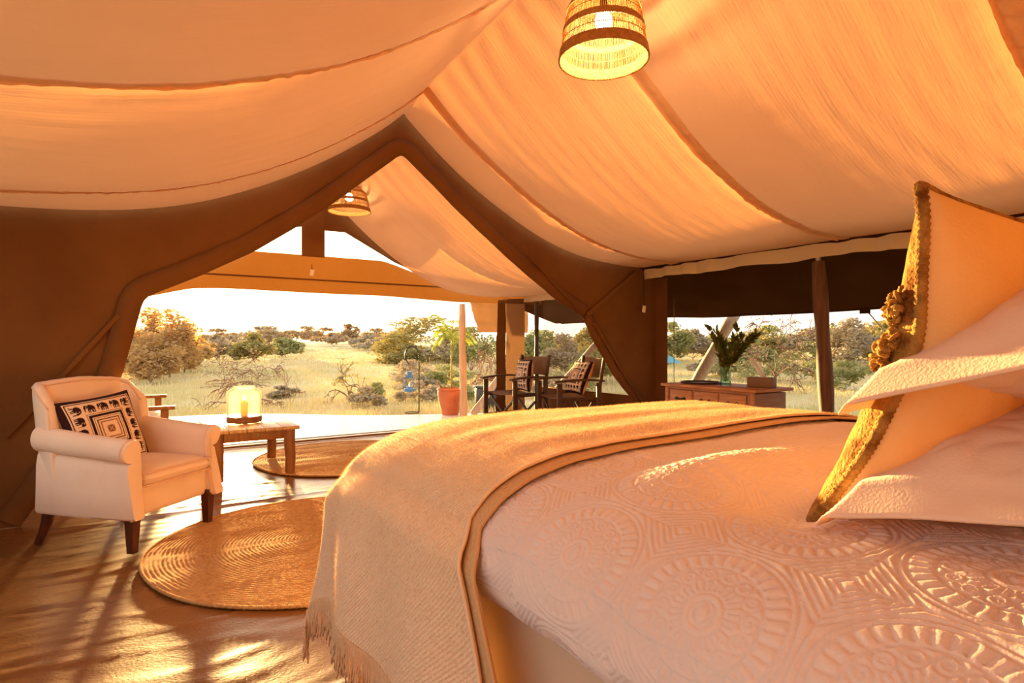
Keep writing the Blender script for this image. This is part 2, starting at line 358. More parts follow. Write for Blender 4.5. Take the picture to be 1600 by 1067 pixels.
# terrace slab
edge = smooth_path([(-3.2, 6.8), (-3.3, 11.1), (-1.2, 10.75), (0.4, 10.3), (1.5, 10.05), (2.2, 9.6), (2.95, 8.85), (4.15, 8.3), (5.15, 7.95), (5.25, 6.8)], 60, 2)
bm = bmesh.new()
top = [bm.verts.new((x, y, 0.0)) for x, y in edge]; bot = [bm.verts.new((x, y, -0.35)) for x, y in edge]
bm.faces.new(top); bm.faces.new(bot[::-1])
for i in range(len(edge)):
    j = (i + 1) % len(edge); bm.faces.new((top[j], top[i], bot[i], bot[j]))
bmesh.ops.recalc_face_normals(bm, faces=bm.faces[:])
me = bpy.data.meshes.new('terrace'); bm.to_mesh(me); bm.free()
struct(link('terrace_floor', me, 'deck'), 'pale smooth terrace slab outside the tent')

# ceiling liner -----------------------------------------------------
rt = np.array([0, .1, .2, .3, .4, .5, .6, .7, .8, .9, 1.0]); zt = np.array([3.03, 2.79, 2.59, 2.42, 2.27, 2.15, 2.065, 2.005, 1.965, 1.945, 1.94])
pf = np.polyfit(rt, zt, 6)
SEAMS = np.array([-2.3, -0.7, 0.9, 2.5, 4.2, 5.9])
def liner_z(x, y, detail=True):
    r = np.clip(np.abs(x - RIDGE) / 2.83, 0, 1)
    z = np.polyval(pf, r)
    zr = np.interp(y, [0, 2.9, 3.7, 4.6], [3.22, 3.165, 3.12, 3.03]) - 3.03
    z = z + zr * (1 - r) ** 2
    k = np.clip(np.searchsorted(SEAMS, y, side='right') - 1, 0, len(SEAMS) - 2)
    f = (y - SEAMS[k]) / (SEAMS[k + 1] - SEAMS[k])
    env = np.sin(pi * np.clip(r, 0, 1)) ** 0.8
    belly = 0.085 * np.sin(pi * f) ** 0.7 * env
    z = z - np.where(y > 4.2, 0.35, 1.0) * belly
    ds = np.min(np.abs(y[..., None] - SEAMS), -1)
    # seam tape with gathers
    z = z + 0.012 * np.exp(-(ds / 0.03) ** 2) * env
    gather = wob(x, y, 21, 0.10, 7, (1.0, 0.35))
    z = z + 0.010 * gather * np.exp(-(ds / 0.10) ** 2) * env
    z = z + 0.004 * wob(x, y, 22, 0.25, 8, (0.25, 1.8)) * env + 0.012 * wob(x, y, 23, 0.9, 6, (0.5, 1.2)) * env
    # fans of creases at the ridge
    z = z + 0.006 * np.sin((y * 26) + 3 * wob(x, y, 24, 1.0)) * np.exp(-r / 0.12) * (r > 0.004)
    return z
nx, ny = 340, 420
X, Y = np.meshgrid(np.linspace(RIDGE - 2.83, RIDGE + 2.83, nx), np.linspace(YB, 4.6, ny), indexing='ij')
ceil = struct(grid('ceiling', np.stack([X, Y, liner_z(X, Y)], -1), 'liner'), 'sagging cotton tent liner over the bed')
for k_, ys_ in enumerate((0.9, 2.5, 4.2)):
    xs_ = np.linspace(RIDGE - 2.80, RIDGE + 2.80, 700); vs_ = np.linspace(0, 1, 8); P = np.zeros((700, 8, 3))
    rr_ = np.abs(xs_ - RIDGE) / 2.83
    for j, v in enumerate(vs_):
        yy = ys_ + 0.012 - 0.10 * v + 0.004 * np.sin(xs_ * 9)
        gth = 0.010 * wob(xs_, xs_ * 0 + v * 0.35, 26 + k_, 0.055, 9) * np.sin(pi * v) ** 0.5
        P[:, j] = np.stack([xs_, yy, liner_z(xs_, yy) - 0.004 - 0.004 * np.sin(pi * v) + gth - 0.010 * (v < 0.01)], 1)
    grid('seam_tape', P, 'liner_seam', ceil)
b = MB()
for x in (RIDGE - 2.83, RIDGE + 2.83):
    nn = 260; ys = np.linspace(YB, 4.62, nn); s = np.sign(x - RIDGE)
    vv = np.linspace(0, 1, 7)
    P = np.zeros((nn, 7, 3))
    for j, v in enumerate(vv):
        P[:, j, 0] = x + s * (0.026 * np.sin(ys * 17 + 3 * np.sin(ys * 3)) * v + 0.012 * wob(ys, 0 * ys, 31, 0.12) * v)
        P[:, j, 1] = ys
        P[:, j, 2] = 1.985 - v * (0.17 + 0.008 * np.sin(ys * 7))
    grid('valance', P, 'valance', ceil)

# vestibule liner
rt2 = np.array([0, .1, .2, .31, .45, .59, .75, .9, 1]); zt2 = np.array([2.58, 2.425, 2.275, 2.11, 1.93, 1.81, 1.765, 1.755, 1.755])
pf2 = np.polyfit(rt2, zt2, 6)
nx, ny = 240, 160
X, Y = np.meshgrid(np.linspace(RIDGE - 2.68, RIDGE + 2.68, nx), np.linspace(4.72, 6.74, ny), indexing='ij')
r = np.abs(X - RIDGE) / 2.68
Z = np.polyval(pf2, r) + np.interp(Y, [4.7, 5.05, 6.75], [0.16, 0.135, 0.0]) * (1 - r) ** 1.5 + 0.22 * (1 - r) ** 6
env = np.sin(pi * r) ** 0.8
ds = np.abs(Y - 5.75)
Z += -0.05 * np.abs(np.sin(pi * (Y - 5.75) / 1.05)) ** 0.7 * env + 0.010 * wob(X, Y, 41, 0.10, 7, (1, .35)) * np.exp(-(ds / 0.09) ** 2) * env
Z += 0.004 * wob(X, Y, 42, 0.22, 8, (0.25, 1.8)) * env + 0.006 * np.sin(Y * 28) * np.exp(-r / 0.12)
Z += -0.03 * np.exp(-((Y - 6.74) / 0.10) ** 2) * env
ceil2 = struct(grid('ceiling', np.stack([X, Y, Z], -1), 'liner'), 'pale cotton liner of the front porch')
for x in (RIDGE - 2.68, RIDGE + 2.68):
    nn = 120; ys = np.linspace(4.72, 6.74, nn); s = np.sign(x - RIDGE)
    P = np.zeros((nn, 6, 3))
    for j, v in enumerate(np.linspace(0, 1, 6)):
        P[:, j, 0] = x + s * 0.014 * np.sin(ys * 21 + 2 * np.sin(ys * 3)) * v; P[:, j, 1] = ys; P[:, j, 2] = 1.76 - 0.085 * v
    grid('valance', P, 'valance', ceil2)

# partition with the big opening ---------------------------------------
def sheet(name, inner, outer, y, n=90, mrows=26, amp=0.010, seed=1, m='canvas', parent=None, sm=2):
    a = smooth_path(inner, n, sm); c = smooth_path(outer, n, sm)
    v = np.linspace(0, 1, mrows)[None, :, None]
    P2 = a[:, None, :] * (1 - v) + c[:, None, :] * v
    yy = y + amp * wob(P2[..., 0], P2[..., 1], seed, 0.5, 7, (1.6, 0.6)) + amp * 0.4 * wob(P2[..., 0], P2[..., 1], seed + 1, 0.16, 7)
    return grid(name, np.stack([P2[..., 0], yy, P2[..., 1]], -1), m, parent)

openL = [(-0.55, 0.0), (-0.30, 0.40), (-0.036, 0.888), (0.089, 1.42), (0.412, 1.581), (0.774, 1.786), (1.072, 1.997), (1.314, 2.183), (1.927, 2.707), (1.945, 2.69)]
outL = [(XW0, 0.0), (XW0, 0.7), (XW0, 1.5), (XW0, 1.97), (-0.6, 1.98), (0.0, 2.04), (0.6, 2.22), (1.2, 2.58), (1.92, 3.08), (1.96, 3.07)]
openR = [(4.94, 0.0), (4.71, 0.382), (4.331, 0.746), (4.019, 1.153), (3.891, 1.382), (3.546, 1.545), (3.031, 1.874), (2.486, 2.262), (1.927, 2.707), (1.910, 2.69)]
outR = [(XW1, 0.0), (XW1, 0.7), (XW1, 1.5), (XW1, 1.97), (4.44, 1.98), (3.84, 2.04), (3.24, 2.22), (2.64, 2.58), (1.92, 3.08), (1.88, 3.07)]
part = struct(sheet('wall_front', openL, outL, YP, seed=51, sm=1), 'brown canvas partition with a wide tied-back opening')
pr = sheet('flap', openR, outR, YP, seed=53, parent=part, sm=1)
def hem(path, off, width, name, y, m='canvas', n=90):
    # a folded border lying just in front of the sheet, along the opening
    a = smooth_path(path, n, 1); t = np.gradient(a, axis=0); t /= np.linalg.norm(t, axis=1)[:, None]
    nn = np.stack([-t[:, 1], t[:, 0]], 1) * off
    P = np.zeros((n, 5, 3))
    for j, (d, yy) in enumerate(((0.0, 0.0), (0.0, -0.022), (0.5, -0.026), (1.0, -0.022), (1.0, -0.002))):
        q = a + nn * width * d; P[:, j, 0] = q[:, 0]; P[:, j, 1] = y + yy + 0.004 * np.sin(np.arange(n) * 0.5); P[:, j, 2] = q[:, 1]
    return grid(name, P, m, part)
hem(openL, 1, 0.13, 'hem', YP)
hem(openR[:5], -1, 0.11, 'hem', YP)
hem(openR[4:], -1, 0.13, 'hem', YP)
b = MB(); d = Vector((4.62 - 3.93, 0, 1.88 - 1.40)); ang_ = math.atan2(d.z, d.x)
b.box((4.275, YP - 0.030, 1.64), (d.length, 0.010, 0.045), 0.003, Matrix.Rotation(-ang_, 3, 'Y')); b.build('strap', 'canvas', part)
b = MB(); d = Vector((-0.62 + 0.05, 0, 0.55 - 1.30)); ang_ = math.atan2(d.z, d.x)
b.box((-0.335, YP - 0.022, 0.925), (d.length, 0.008, 0.03), 0.003, Matrix.Rotation(-ang_, 3, 'Y')); b.build('seam', 'canvas', part)
# crease along the tied flap
b = MB(); b.tube([(3.90, YP - 0.025, 1.36), (3.6, YP - 0.03, 1.62), (3.2, YP - 0.02, 1.95)], [0.014, 0.012, 0.003], 8); b.build('fold', 'canvas', part)
b = MB(); b.tube([(4.02, YP - 0.025, 1.33), (4.35, YP - 0.03, 0.90), (4.70, YP - 0.02, 0.45)], [0.016, 0.02, 0.008], 8); b.build('fold', 'canvas', part)

# far gable at the front of the porch
hx = np.array([XW0, -0.5, 0.13, 0.544, 0.839, 1.83, 2.59, 3.2, 3.635, 4.2, XW1])
hz = np.array([1.55, 1.555, 1.565, 1.674, 1.689, 1.68, 1.684, 1.66, 1.646, 1.655, 1.66])
ht = np.array([1.82, 1.84, 1.93, 2.06, 2.10, 2.105, 2.107, 1.93, 1.86, 1.83, 1.82])
gable = struct(sheet('wall_far', list(zip(hx, hz)), list(zip(hx, ht)), YF, n=120, mrows=10, seed=61, amp=0.008, sm=1, m='canvas_thin'), 'brown canvas header and gable at the front of the porch')
b = MB(); b.box((1.757, YF, 2.48), (0.255, 0.012, 0.78), 0.003); b.build('gable_strip', 'canvas_thin', gable)
sheet('gable_band', [(1.88, 2.40), (2.12, 2.405), (2.727, 2.10), (2.95, 2.02)], [(1.88, 2.95), (2.12, 2.80), (2.727, 2.42), (2.95, 2.22)], YF, n=30, mrows=6, parent=gable, seed=63, amp=0.004, sm=0)
sheet('gable_band', [(1.63, 2.42), (1.45, 2.38), (1.11, 2.12), (0.75, 1.98)], [(1.63, 2.90), (1.45, 2.76), (1.11, 2.46), (0.75, 2.24)], YF, n=30, mrows=6, parent=gable, seed=64, amp=0.004, sm=0)
b = MB(); b.box((1.92, YF - 0.012, 1.83), (XW1 - XW0 - 1.2, 0.01, 0.018), 0.003); b.build('seam', 'canvas', gable)
# right front panels of the porch
sheet('side_panel', [(4.20, 0.02), (4.20, 1.0), (4.22, 1.70)], [(4.36, 0.02), (4.36, 1.0), (4.36, 1.70)], YF + 0.02, n=30, mrows=8, parent=gable, seed=65, amp=0.03, sm=0)
sheet('side_panel', [(4.37, 0.02), (4.37, 1.0), (4.37, 1.72)], [(4.68, 0.02), (4.68, 1.0), (4.68, 1.74)], YF + 0.03, n=30, mrows=10, parent=gable, seed=66, amp=0.006, sm=0, m='canvas_tan')

sheet('side_panel', [(XW0, 0.02), (XW0, 1.0), (XW0, 1.60)], [(-0.12, 0.02), (-0.12, 1.0), (-0.12, 1.60)], YF + 0.02, n=30, mrows=12, parent=gable, seed=68, amp=0.02, sm=0)  # unseen left panel, added to keep the low sun off the floor
# side walls: low canvas band, corner panels, insect screens
def wall_side(x, name, label):
    nn = 200; ys = np.linspace(YB, YF, nn); P = np.zeros((nn, 8, 3))
    for j, v in enumerate(np.linspace(0, 1, 8)):
        P[:, j] = np.stack([x + 0.006 * wob(ys, ys * 0 + v, 71, 0.5), ys, 0 * ys + 0.5 * v - 0.01], 1)
    wl = struct(grid(name, P, 'canvas'), label)
    for (y0, y1, z1) in ((4.47 if x > 0 else 4.1, 4.69, 1.98), (YB, YB + 0.2, 1.98)):  # unseen left corner panel is widened to dim floor and partition
        P = np.zeros((8, 30, 3)); yy, zz = np.meshgrid(np.linspace(y0, y1, 8), np.linspace(0.48, z1, 30), indexing='ij')
        P[..., 0] = x - 0.004 + 0.004 * wob(yy, zz, 72, 0.3); P[..., 1] = yy; P[..., 2] = zz
        grid('corner_panel', P, 'canvas', wl)
    return wl
wr = wall_side(XW1, 'wall_right', 'low brown canvas wall under the right window')
wl = wall_side(XW0, 'wall_left', 'low brown canvas wall on the left')
def screen(x, y0, y1, z0, z1, name, m, label):
    b = MB(); b.add([(x, y0, z0), (x, y1, z0), (x, y1, z1), (x, y0, z1)], [(0, 1, 2, 3)])
    o = struct(b.build(name, m, smooth=False), label)
    fb = MB(); fb.tube([(x, y0, z0), (x, y1, z0)], 0.008, 6); fb.build('window_frame', 'canvas', o)
    return o
screen(XW1, -1.0, 4.47, 0.49, 2.05, 'window_1', 'net', 'long insect-screen window beside the bed')
screen(XW1, 4.65, 6.78, 0.49, 1.85, 'window_2', 'net_thick', 'insect-screen window of the porch')
# back wall and gable
yb = [(XW0, 0.0), (0.4, 0.0), (RIDGE, 0.0), (3.4, 0.0), (XW1, 0.0)]; yt = [(XW0, 1.99), (0.4, 2.2), (RIDGE, 3.24), (3.4, 2.2), (XW1, 1.99)]
struct(sheet('wall_back', yb, yt, YB, n=80, mrows=30, seed=81, m='canvas_tan', sm=0), 'tan canvas wall behind the bed')

# outer fly: side slopes over the eaves
def flyside(s):
    nn, mm = 120, 24
    ys = np.linspace(-1.6, 8.0, nn); P = np.zeros((nn, mm, 3))
    for j, v in enumerate(np.linspace(0, 1, mm)):
        x = 4.25 + 1.85 * v - RIDGE
        z = 2.16 - 0.70 * v - 0.05 * math.sin(pi * v) + 0.02 * wob(ys, ys * 0 + v, 91, 1.5) - 0.02 * np.abs(np.sin(ys * 1.1)) * v
        P[:, j] = np.stack([RIDGE + s * (x + 0 * ys), ys, z], 1)
    o = struct(grid('roof', P, 'fly'), 'dark outer fly sheet over the ' + ('right' if s > 0 else 'left') + ' eave')
    e = P[:, -1].copy(); bb = MB(); bb.tube([tuple(q) for q in e[::3]], 0.012, 6); bb.build('eave_rope', 'fly', o)
    return P[:, -1]
eave_r = flyside(1)

# ================================================================== BED
BX0, BX1, BY0, BY1 = 0.62, 2.45, -0.15, 1.98
bed = thing('bed', 'wide low bed with a pale fabric valance around its base', 'bed', (1.535, 0.9, 0))
b = MB(); b.box((0, 0.0, 0.30), (1.72, 2.02, 0.50), 0.03); b.build('mattress', 'bedbase', bed)
# gathered valance around the base
per = smooth_path([(-0.86, -1.03), (-0.86, 1.03), (0.86, 1.03), (0.86, -1.03)], 400, 1)
P = np.zeros((400, 10, 3)); tt = np.linspace(0, 1, 400)
for j, v in enumerate(np.linspace(0, 1, 10)):
    k = 1 + (0.010 * np.sin(tt * 230) + 0.02) * v
    P[:, j, 0] = per[:, 0] * k; P[:, j, 1] = per[:, 1] * k; P[:, j, 2] = 0.60 - 0.59 * v
grid('bed_valance', P, 'bedbase', bed)

# cross sections shared by quilt and throw ------------------------------
def prof_eval(d, pts):
    p = np.array(pts); return np.interp(d, p[:, 0], p[:, 1])
# near side: arc length a from the hem upward -> (x, z)
near = smooth_path([(0.640, 0.575), (0.605, 0.61), (0.598, 0.66), (0.622, 0.715), (0.675, 0.765), (0.76, 0.803), (0.88, 0.828), (1.05, 0.841), (1.3, 0.847), (1.54, 0.848)], 400, 120)
far = near[::-1].copy(); far[:, 0] = 3.08 - far[:, 0]
sec = np.vstack([near, far[1:]])
sec_s = np.r_[0, np.cumsum(np.linalg.norm(np.diff(sec, axis=0), axis=1))]
SEC_L = sec_s[-1]
def sec_at(s): return np.interp(s, sec_s, sec[:, 0]), np.interp(s, sec_s, sec[:, 1])
# foot: arc from the flat top over the foot end, t = y on top
footp = smooth_path([(1.0, 0.0), (1.55, 0.0), (1.80, -0.008), (1.93, -0.025), (2.01, -0.065), (2.045, -0.12), (2.05, -0.22)], 200, 4)
foot_s = 1.0 + np.r_[0, np.cumsum(np.linalg.norm(np.diff(footp, axis=0), axis=1))]
def foot_at(t):
    return np.where(t < 1.0, t, np.interp(t, foot_s, footp[:, 0])), np.where(t < 1.0, 0.0, np.interp(t, foot_s, footp[:, 1]))

def stitch(a, y):
    """height of the quilting: medallions of rings, rays and petals on a grid, nested angles between them."""
    P0 = 0.268; R0 = 0.122
    u = (a - 0.205) / P0; v = (y - 0.80) / P0
    u = u + 0.5; v = v + 0.5
    cu = (u - np.floor(u) - 0.5) * P0; cv = (v - np.floor(v) - 0.5) * P0
    r = np.hypot(cu, cv); th = np.arctan2(cv, cu)
    d = np.full(a.shape, 1.0)
    def ring(rr): return np.abs(r - rr)
    for rr in (0.020, 0.032, 0.083, 0.115, 0.1245): d = np.minimum(d, ring(rr))
    # central pointed leaf
    leaf = np.abs(np.abs(cv) - 0.011 * np.cos(np.clip(cu / 0.017, -1, 1) * pi / 2)); d = np.minimum(d, np.where(np.abs(cu) < 0.018, leaf, 1))
    # inner short rays
    def rays(n, r0, r1, off=0.0):
        k = (th / (2 * pi) * n + off) % 1.0 - 0.5
        return np.where((r > r0) & (r < r1), np.abs(k) * 2 * pi / n * r, 1)
    d = np.minimum(d, rays(30, 0.036, 0.052)); d = np.minimum(d, rays(34, 0.088, 0.111))
    # ring of circles
    n = 14; k = np.round(th / (2 * pi) * n) * 2 * pi / n
    rc = np.hypot(cu - 0.067 * np.cos(k), cv - 0.067 * np.sin(k)); d = np.minimum(d, np.abs(rc - 0.0125)); d = np.minimum(d, np.abs(rc - 0.004))
    # diamonds in the gaps
    gu = (u - np.floor(u)); gv = (v - np.floor(v))
    gu = np.where(gu > 0.5, gu - 1, gu) * P0; gv = np.where(gv > 0.5, gv - 1, gv) * P0
    g = np.abs(gu) + np.abs(gv); outm = r > 0.1265
    for q in (0.016, 0.030, 0.044, 0.058, 0.072, 0.086): d = np.minimum(d, np.where(outm, np.abs(g - q) * 0.7, 1))
    d = np.minimum(d, np.where(outm & (g > 0.03), np.minimum(np.abs(gu), np.abs(gv)), 1))
    return (1 - np.exp(-(d / 0.0036) ** 1.6))

def bed_base(s, t, off=0.0):
    x, z = sec_at(s); y, dz = foot_at(t)
    side = np.clip((z - 0.58) / 0.25, 0, 1)
    z = z + dz * 1.0
    # soft unevenness of the duvet on top
    top_ = np.clip((x - 0.66) / 0.2, 0, 1) * np.clip((2.42 - x) / 0.2, 0, 1)
    z = z + top_ * (0.010 * wob(x, y, 101, 0.8, 7, (0.5, 1.2)) + 0.003 * wob(x, y, 102, 0.25, 7, (0.4, 1.5)))
    z = z - 0.035 * np.exp(-(((x - 1.02) / 0.14) ** 2 + ((y - 0.62) / 0.10) ** 2)) + 0.022 * np.exp(-(((x - 1.1) / 0.35) ** 2 + ((y - 0.84) / 0.07) ** 2))
    x = x + 0.012 * (1 - top_) * wob(y, z * 2, 103, 0.35) * np.sign(x - 1.535)
    return x, y, z

ss = np.r_[np.arange(0, 0.62, 0.0024), np.arange(0.62, 1.0, 0.006), np.linspace(1.0, SEC_L, 90)]
ts = np.r_[np.linspace(-0.15, 0.2, 60)[:-1], np.arange(0.2, 1.22, 0.0028), np.linspace(1.22, foot_s[-1], 60)]
S, T = np.meshgrid(ss, ts, indexing='ij')
X, Y, Z = bed_base(S, T)
H = stitch(S, T)
P = np.stack([X, Y, Z], -1)
dS = np.gradient(P, axis=0); dT = np.gradient(P, axis=1); Nn = np.cross(dT, dS); Nn /= np.linalg.norm(Nn, axis=-1, keepdims=True) + 1e-9
Nn *= np.where(Nn[..., 2:] < -0.5, -1, 1)
if Nn[..., 2].mean() < 0: Nn = -Nn
puff = 0.0036 * H + 0.0012 * wob(S, T, 105, 0.028, 9) + 0.0005 * wob(S, T, 106, 0.009, 9)
P = P + Nn * puff[..., None]
q = grid('quilt', P, 'quilt', uv=np.stack([S, T], -1))
tag(q, 'white quilted bedspread stitched with round medallions', 'bedspread')

# throw -----------------------------------------------------------------
HANG = 0.42
def throw_surface(tt, over, lift, ragged=0.0, hang=HANG):
    """tt: positions along the bed (top), over: arc positions across; negative = hanging below the shoulder."""
    s0 = 0.14                                    # arc position of the shoulder on the near side
    S_, T_ = np.meshgrid(over, tt, indexing='ij')
    s_on = np.clip(s_0(S_, s0), s0, None)
    x, y, z = bed_base(s_on, T_)
    drop = np.clip(s0 - S_, 0, None)
    fr = drop / hang
    tn = (T_ - 1.13) / (2.12 - 1.13)
    fold = 0.016 * np.sin(tn * 15 + 1.0 + fr * 1.2) + 0.012 * np.sin(tn * 7 + 2 * fr)
    x = x - 0.028 * np.clip(drop / 0.07, 0, 1) - 0.065 * fr ** 1.2 * (0.45 + 0.75 * tn) + fold * np.clip(fr * 1.6, 0, 1)
    z = z - np.where(drop > 0, drop * (1.0 - 0.10 * tn), 0)
    y = y - 0.17 * fr ** 0.6 * np.clip(1 - tn, 0, 2) ** 1.3 + 0.02 * fr * np.sin(tn * 9) - 0.10 * fr * np.clip(tn, 0, 2) ** 3
    z = z + lift
    x = x - lift * np.clip(drop / 0.05, 0, 1)
    z = z + 0.0006 * wob(S_ * 1.0, T_, 111, 0.03, 8) * (drop <= 0) + 0.005 * wob(S_, T_, 112, 0.40, 6, (0.28, 1.3)) * np.clip((S_ - 0.3) * 4, 0, 1)
    y = y + ragged * wob(S_, T_ * 0, 113, 0.08)
    return np.stack([x, y, z], -1), np.stack([S_, T_], -1)
def s_0(S_, s0): return S_
tt = np.r_[np.linspace(1.13, 1.95, 190), np.linspace(1.955, 2.12, 40)]
over = np.r_[np.arange(0.14 - HANG, 0.55, 0.006), np.linspace(0.555, SEC_L - 0.25, 170)]
Pt, uvt = throw_surface(tt, over, 0.027)
def sheet_solid(P, thick):
    """close a grid into a thin slab"""
    dS = np.gradient(P, axis=0); dT = np.gradient(P, axis=1); n_ = np.cross(dT, dS); n_ /= np.linalg.norm(n_, axis=-1, keepdims=True) + 1e-9
    if n_[..., 2].mean() < 0: n_ = -n_
    return P - n_ * thick
def slab(name, P, uv, thick, m, parent=None):
    nu, nv = P.shape[:2]; Q = sheet_solid(P, thick)
    F1 = gridfaces(nu, nv); F2 = F1[:, ::-1] + nu * nv
    def strip(idx):
        idx = np.array(idx); a = idx[:-1]; c = idx[1:]
        return np.stack([a, a + nu * nv, c + nu * nv, c], 1)
    bI = [strip(np.arange(nv)[::-1]), strip((nu - 1) * nv + np.arange(nv)), strip(np.arange(nu) * nv), strip((np.arange(nu) * nv + nv - 1)[::-1])]
    Fq = np.vstack([F1, F2] + bI); V = np.vstack([P.reshape(-1, 3), Q.reshape(-1, 3)])
    me = npmesh(name, V, Fq, True, np.vstack([uv.reshape(-1, 2)] * 2))
    me.set_sharp_from_angle(angle=radians(60))
    return link(name, me, m, parent)
thr = slab('throw_blanket', Pt, uvt, 0.006, 'throw')
tag(thr, 'woven beige wool throw with a fringe, spread across the foot of the bed', 'throw')
tt2 = np.linspace(1.085, 1.22, 34)
P2, uv2 = throw_surface(tt2, over, 0.016)
slab('lower_layer', P2, uv2, 0.006, 'throw_under', thr)
# short wool fibres standing off the weave
def fuzz(P, n, seed):
    r = np.random.default_rng(seed); nu, nv = P.shape[:2]
    dS = np.gradient(P, axis=0); dT = np.gradient(P, axis=1); N_ = np.cross(dT, dS); ar = np.linalg.norm(N_, axis=-1); N_ = N_ / (ar[..., None] + 1e-9)
    if N_[..., 2].mean() < 0: N_ = -N_
    pr_ = (ar / ar.sum()).ravel(); k = r.choice(nu * nv, n, p=pr_); i, j = k // nv, k % nv
    i2, j2 = np.minimum(i + 1, nu - 1), np.minimum(j + 1, nv - 1)
    a, c = r.random(n)[:, None], r.random(n)[:, None]
    p = P[i, j] * (1 - a) * (1 - c) + P[i2, j] * a * (1 - c) + P[i, j2] * (1 - a) * c + P[i2, j2] * a * c
    d = N_[i, j] + r.normal(size=(n, 3)) * 0.55; d /= np.linalg.norm(d, axis=1)[:, None]
    sd_ = np.cross(d, r.normal(size=(n, 3))); sd_ /= np.linalg.norm(sd_, axis=1)[:, None]
    ln = r.uniform(0.004, 0.0095, n)[:, None]; w2 = 0.00045
    V = np.stack([p - sd_ * w2, p + sd_ * w2, p + d * ln], 1).reshape(-1, 3)
    return V, np.arange(n * 3).reshape(-1, 3)
Vf, Ff = fuzz(Pt, 60000, 77)
o = link('wool_fuzz', npmesh('wool_fuzz', Vf, Ff, False), 'fringe', thr); o['kind'] = 'stuff'
# rolled selvedge cords on both layers
for G in (Pt, P2):
    bb = MB(); e_ = G[:, 0][::3]; bb.tube([(a, c_ , d_ - 0.002) for a, c_, d_ in e_], 0.0045, 6); bb.build('edge_cord', 'throw_under' if G is P2 else 'throw', thr)
# fringe: twisted strands along the hem
bb = MB()
hemrow = Pt[0]; nst = 260
for k in range(nst):
    f_ = k / (nst - 1) * (hemrow.shape[0] - 1); i0 = int(f_); p = hemrow[i0] * (1 - (f_ - i0)) + hemrow[min(i0 + 1, hemrow.shape[0] - 1)] * (f_ - i0)
    ln = 0.105 + random.uniform(-0.012, 0.022); sx, sy = random.uniform(-0.010, 0.008), random.uniform(-0.010, 0.010)
    r0 = random.uniform(0.0022, 0.0032)
    pts = [(p[0] + sx * q_ * q_ + 0.0016 * sin(q_ * 22 + k), p[1] + sy * q_ * q_ + 0.0016 * cos(q_ * 22 + k), p[2] + 0.004 - ln * q_) for q_ in np.linspace(0, 1, 9)]
    bb.tube(pts, [r0, r0, r0 * 1.1, r0 * 0.9, r0 * 1.1, r0 * 0.9, r0 * 1.1, r0 * 1.2, r0 * 0.7], 5)
o = bb.build('fringe', 'fringe', thr); o['kind'] = 'stuff'

# pillows ------------------------------------------------------------------
def pillow_grid(w_, h_, th, flange=0.05, n=110, seed=1, pinch=0.05, droop=0.0, power=0.42, top=True, wr=0.006):
    u = np.linspace(-1, 1, n); U, V = np.meshgrid(u, u, indexing='ij')
    # outline: sides slightly hollow between the corners
    x = w_ / 2 * U * (1 - pinch * (1 - V ** 2) * np.abs(U) ** 3); y = h_ / 2 * V * (1 - pinch * (1 - U ** 2) * np.abs(V) ** 3)
    fu = 1 - 2 * flange / w_; fv = 1 - 2 * flange / h_
    a = np.clip(1 - np.abs(U / fu) ** 2.2, 0, 1); c = np.clip(1 - np.abs(V / fv) ** 2.2, 0, 1)
    hh = (a * c) ** power
    z = th / 2 * hh
    wrk = wr * wob(x, y, seed, 0.22, 8) + wr * 0.8 * np.abs(wob(x, y, seed + 1, 0.12, 6)) * (hh > 0)
    edge_ = np.clip(1 - hh, 0, 1)
    z = z + wrk * np.clip(hh * 3, 0, 1)
    fq = np.clip((np.maximum(np.abs(U) / fu, np.abs(V) / fv) - 1) / (1 / min(fu, fv) - 1 + 1e-6), 0, 1)
    zf = (-droop * fq ** 0.9) + 0.010 * wob(x, y, seed + 2, 0.25) * edge_
    return x, y, (z if top else -z), zf
def make_pillow(name, label, cat, w_, h_, th, mtx, m, m2=None, flange=0.05, seed=1, pinch=0.05, droop=0.0, wr=0.006, power=0.42, group=None, n=110, names=('cover', 'back'), single=True, bend=0.0):
    xs, ys, z1, zf = pillow_grid(w_, h_, th, flange, n, seed, pinch, droop, power, wr=wr)
    xs, ys, z2, zf2 = pillow_grid(w_, h_, th, flange, n, seed + 9, pinch, droop, power, top=False, wr=wr)
    t1 = np.stack([xs, ys, z1 + zf + 0.002], -1); t2 = np.stack([xs, ys, z2 + zf - 0.002], -1)
    F1 = gridfaces(n, n)
    if bend:
        u_ = np.linspace(-1, 1, n)[None, :]; bz = bend * (1 - (u_ - 0.15) ** 2 / 1.3)
        t1[..., 2] += bz; t2[..., 2] += bz
    if single:
        V = np.vstack([t1.reshape(-1, 3), t2.reshape(-1, 3)]); b0 = n * n
        def strip(i): i = np.array(i); return np.stack([i[:-1], i[:-1] + b0, i[1:] + b0, i[1:]], 1)
        F_ = np.vstack([F1, F1[:, ::-1] + b0, strip(np.arange(n)[::-1]), strip((n - 1) * n + np.arange(n)), strip(np.arange(n) * n), strip((np.arange(n) * n + n - 1)[::-1])])
        o = link(name, npmesh(name, V, F_), m); o.matrix_world = mtx; tag(o, label, cat, group)
        return o, t1, t2
    root = thing(name, label, cat, group=group); root.matrix_world = mtx
    f = grid(names[0], t1, m, root); k = grid(names[1], t2, m2 or m, root)
    return root, t1, t2

def M4(loc, xaxis, yaxis):
    x = Vector(xaxis).normalized(); y = Vector(yaxis); y = (y - x * y.dot(x)).normalized(); z = x.cross(y)
    m = Matrix.Identity(4)
    for i in range(3): m[i][0] = x[i]; m[i][1] = y[i]; m[i][2] = z[i]; m[i][3] = loc[i]
    return m
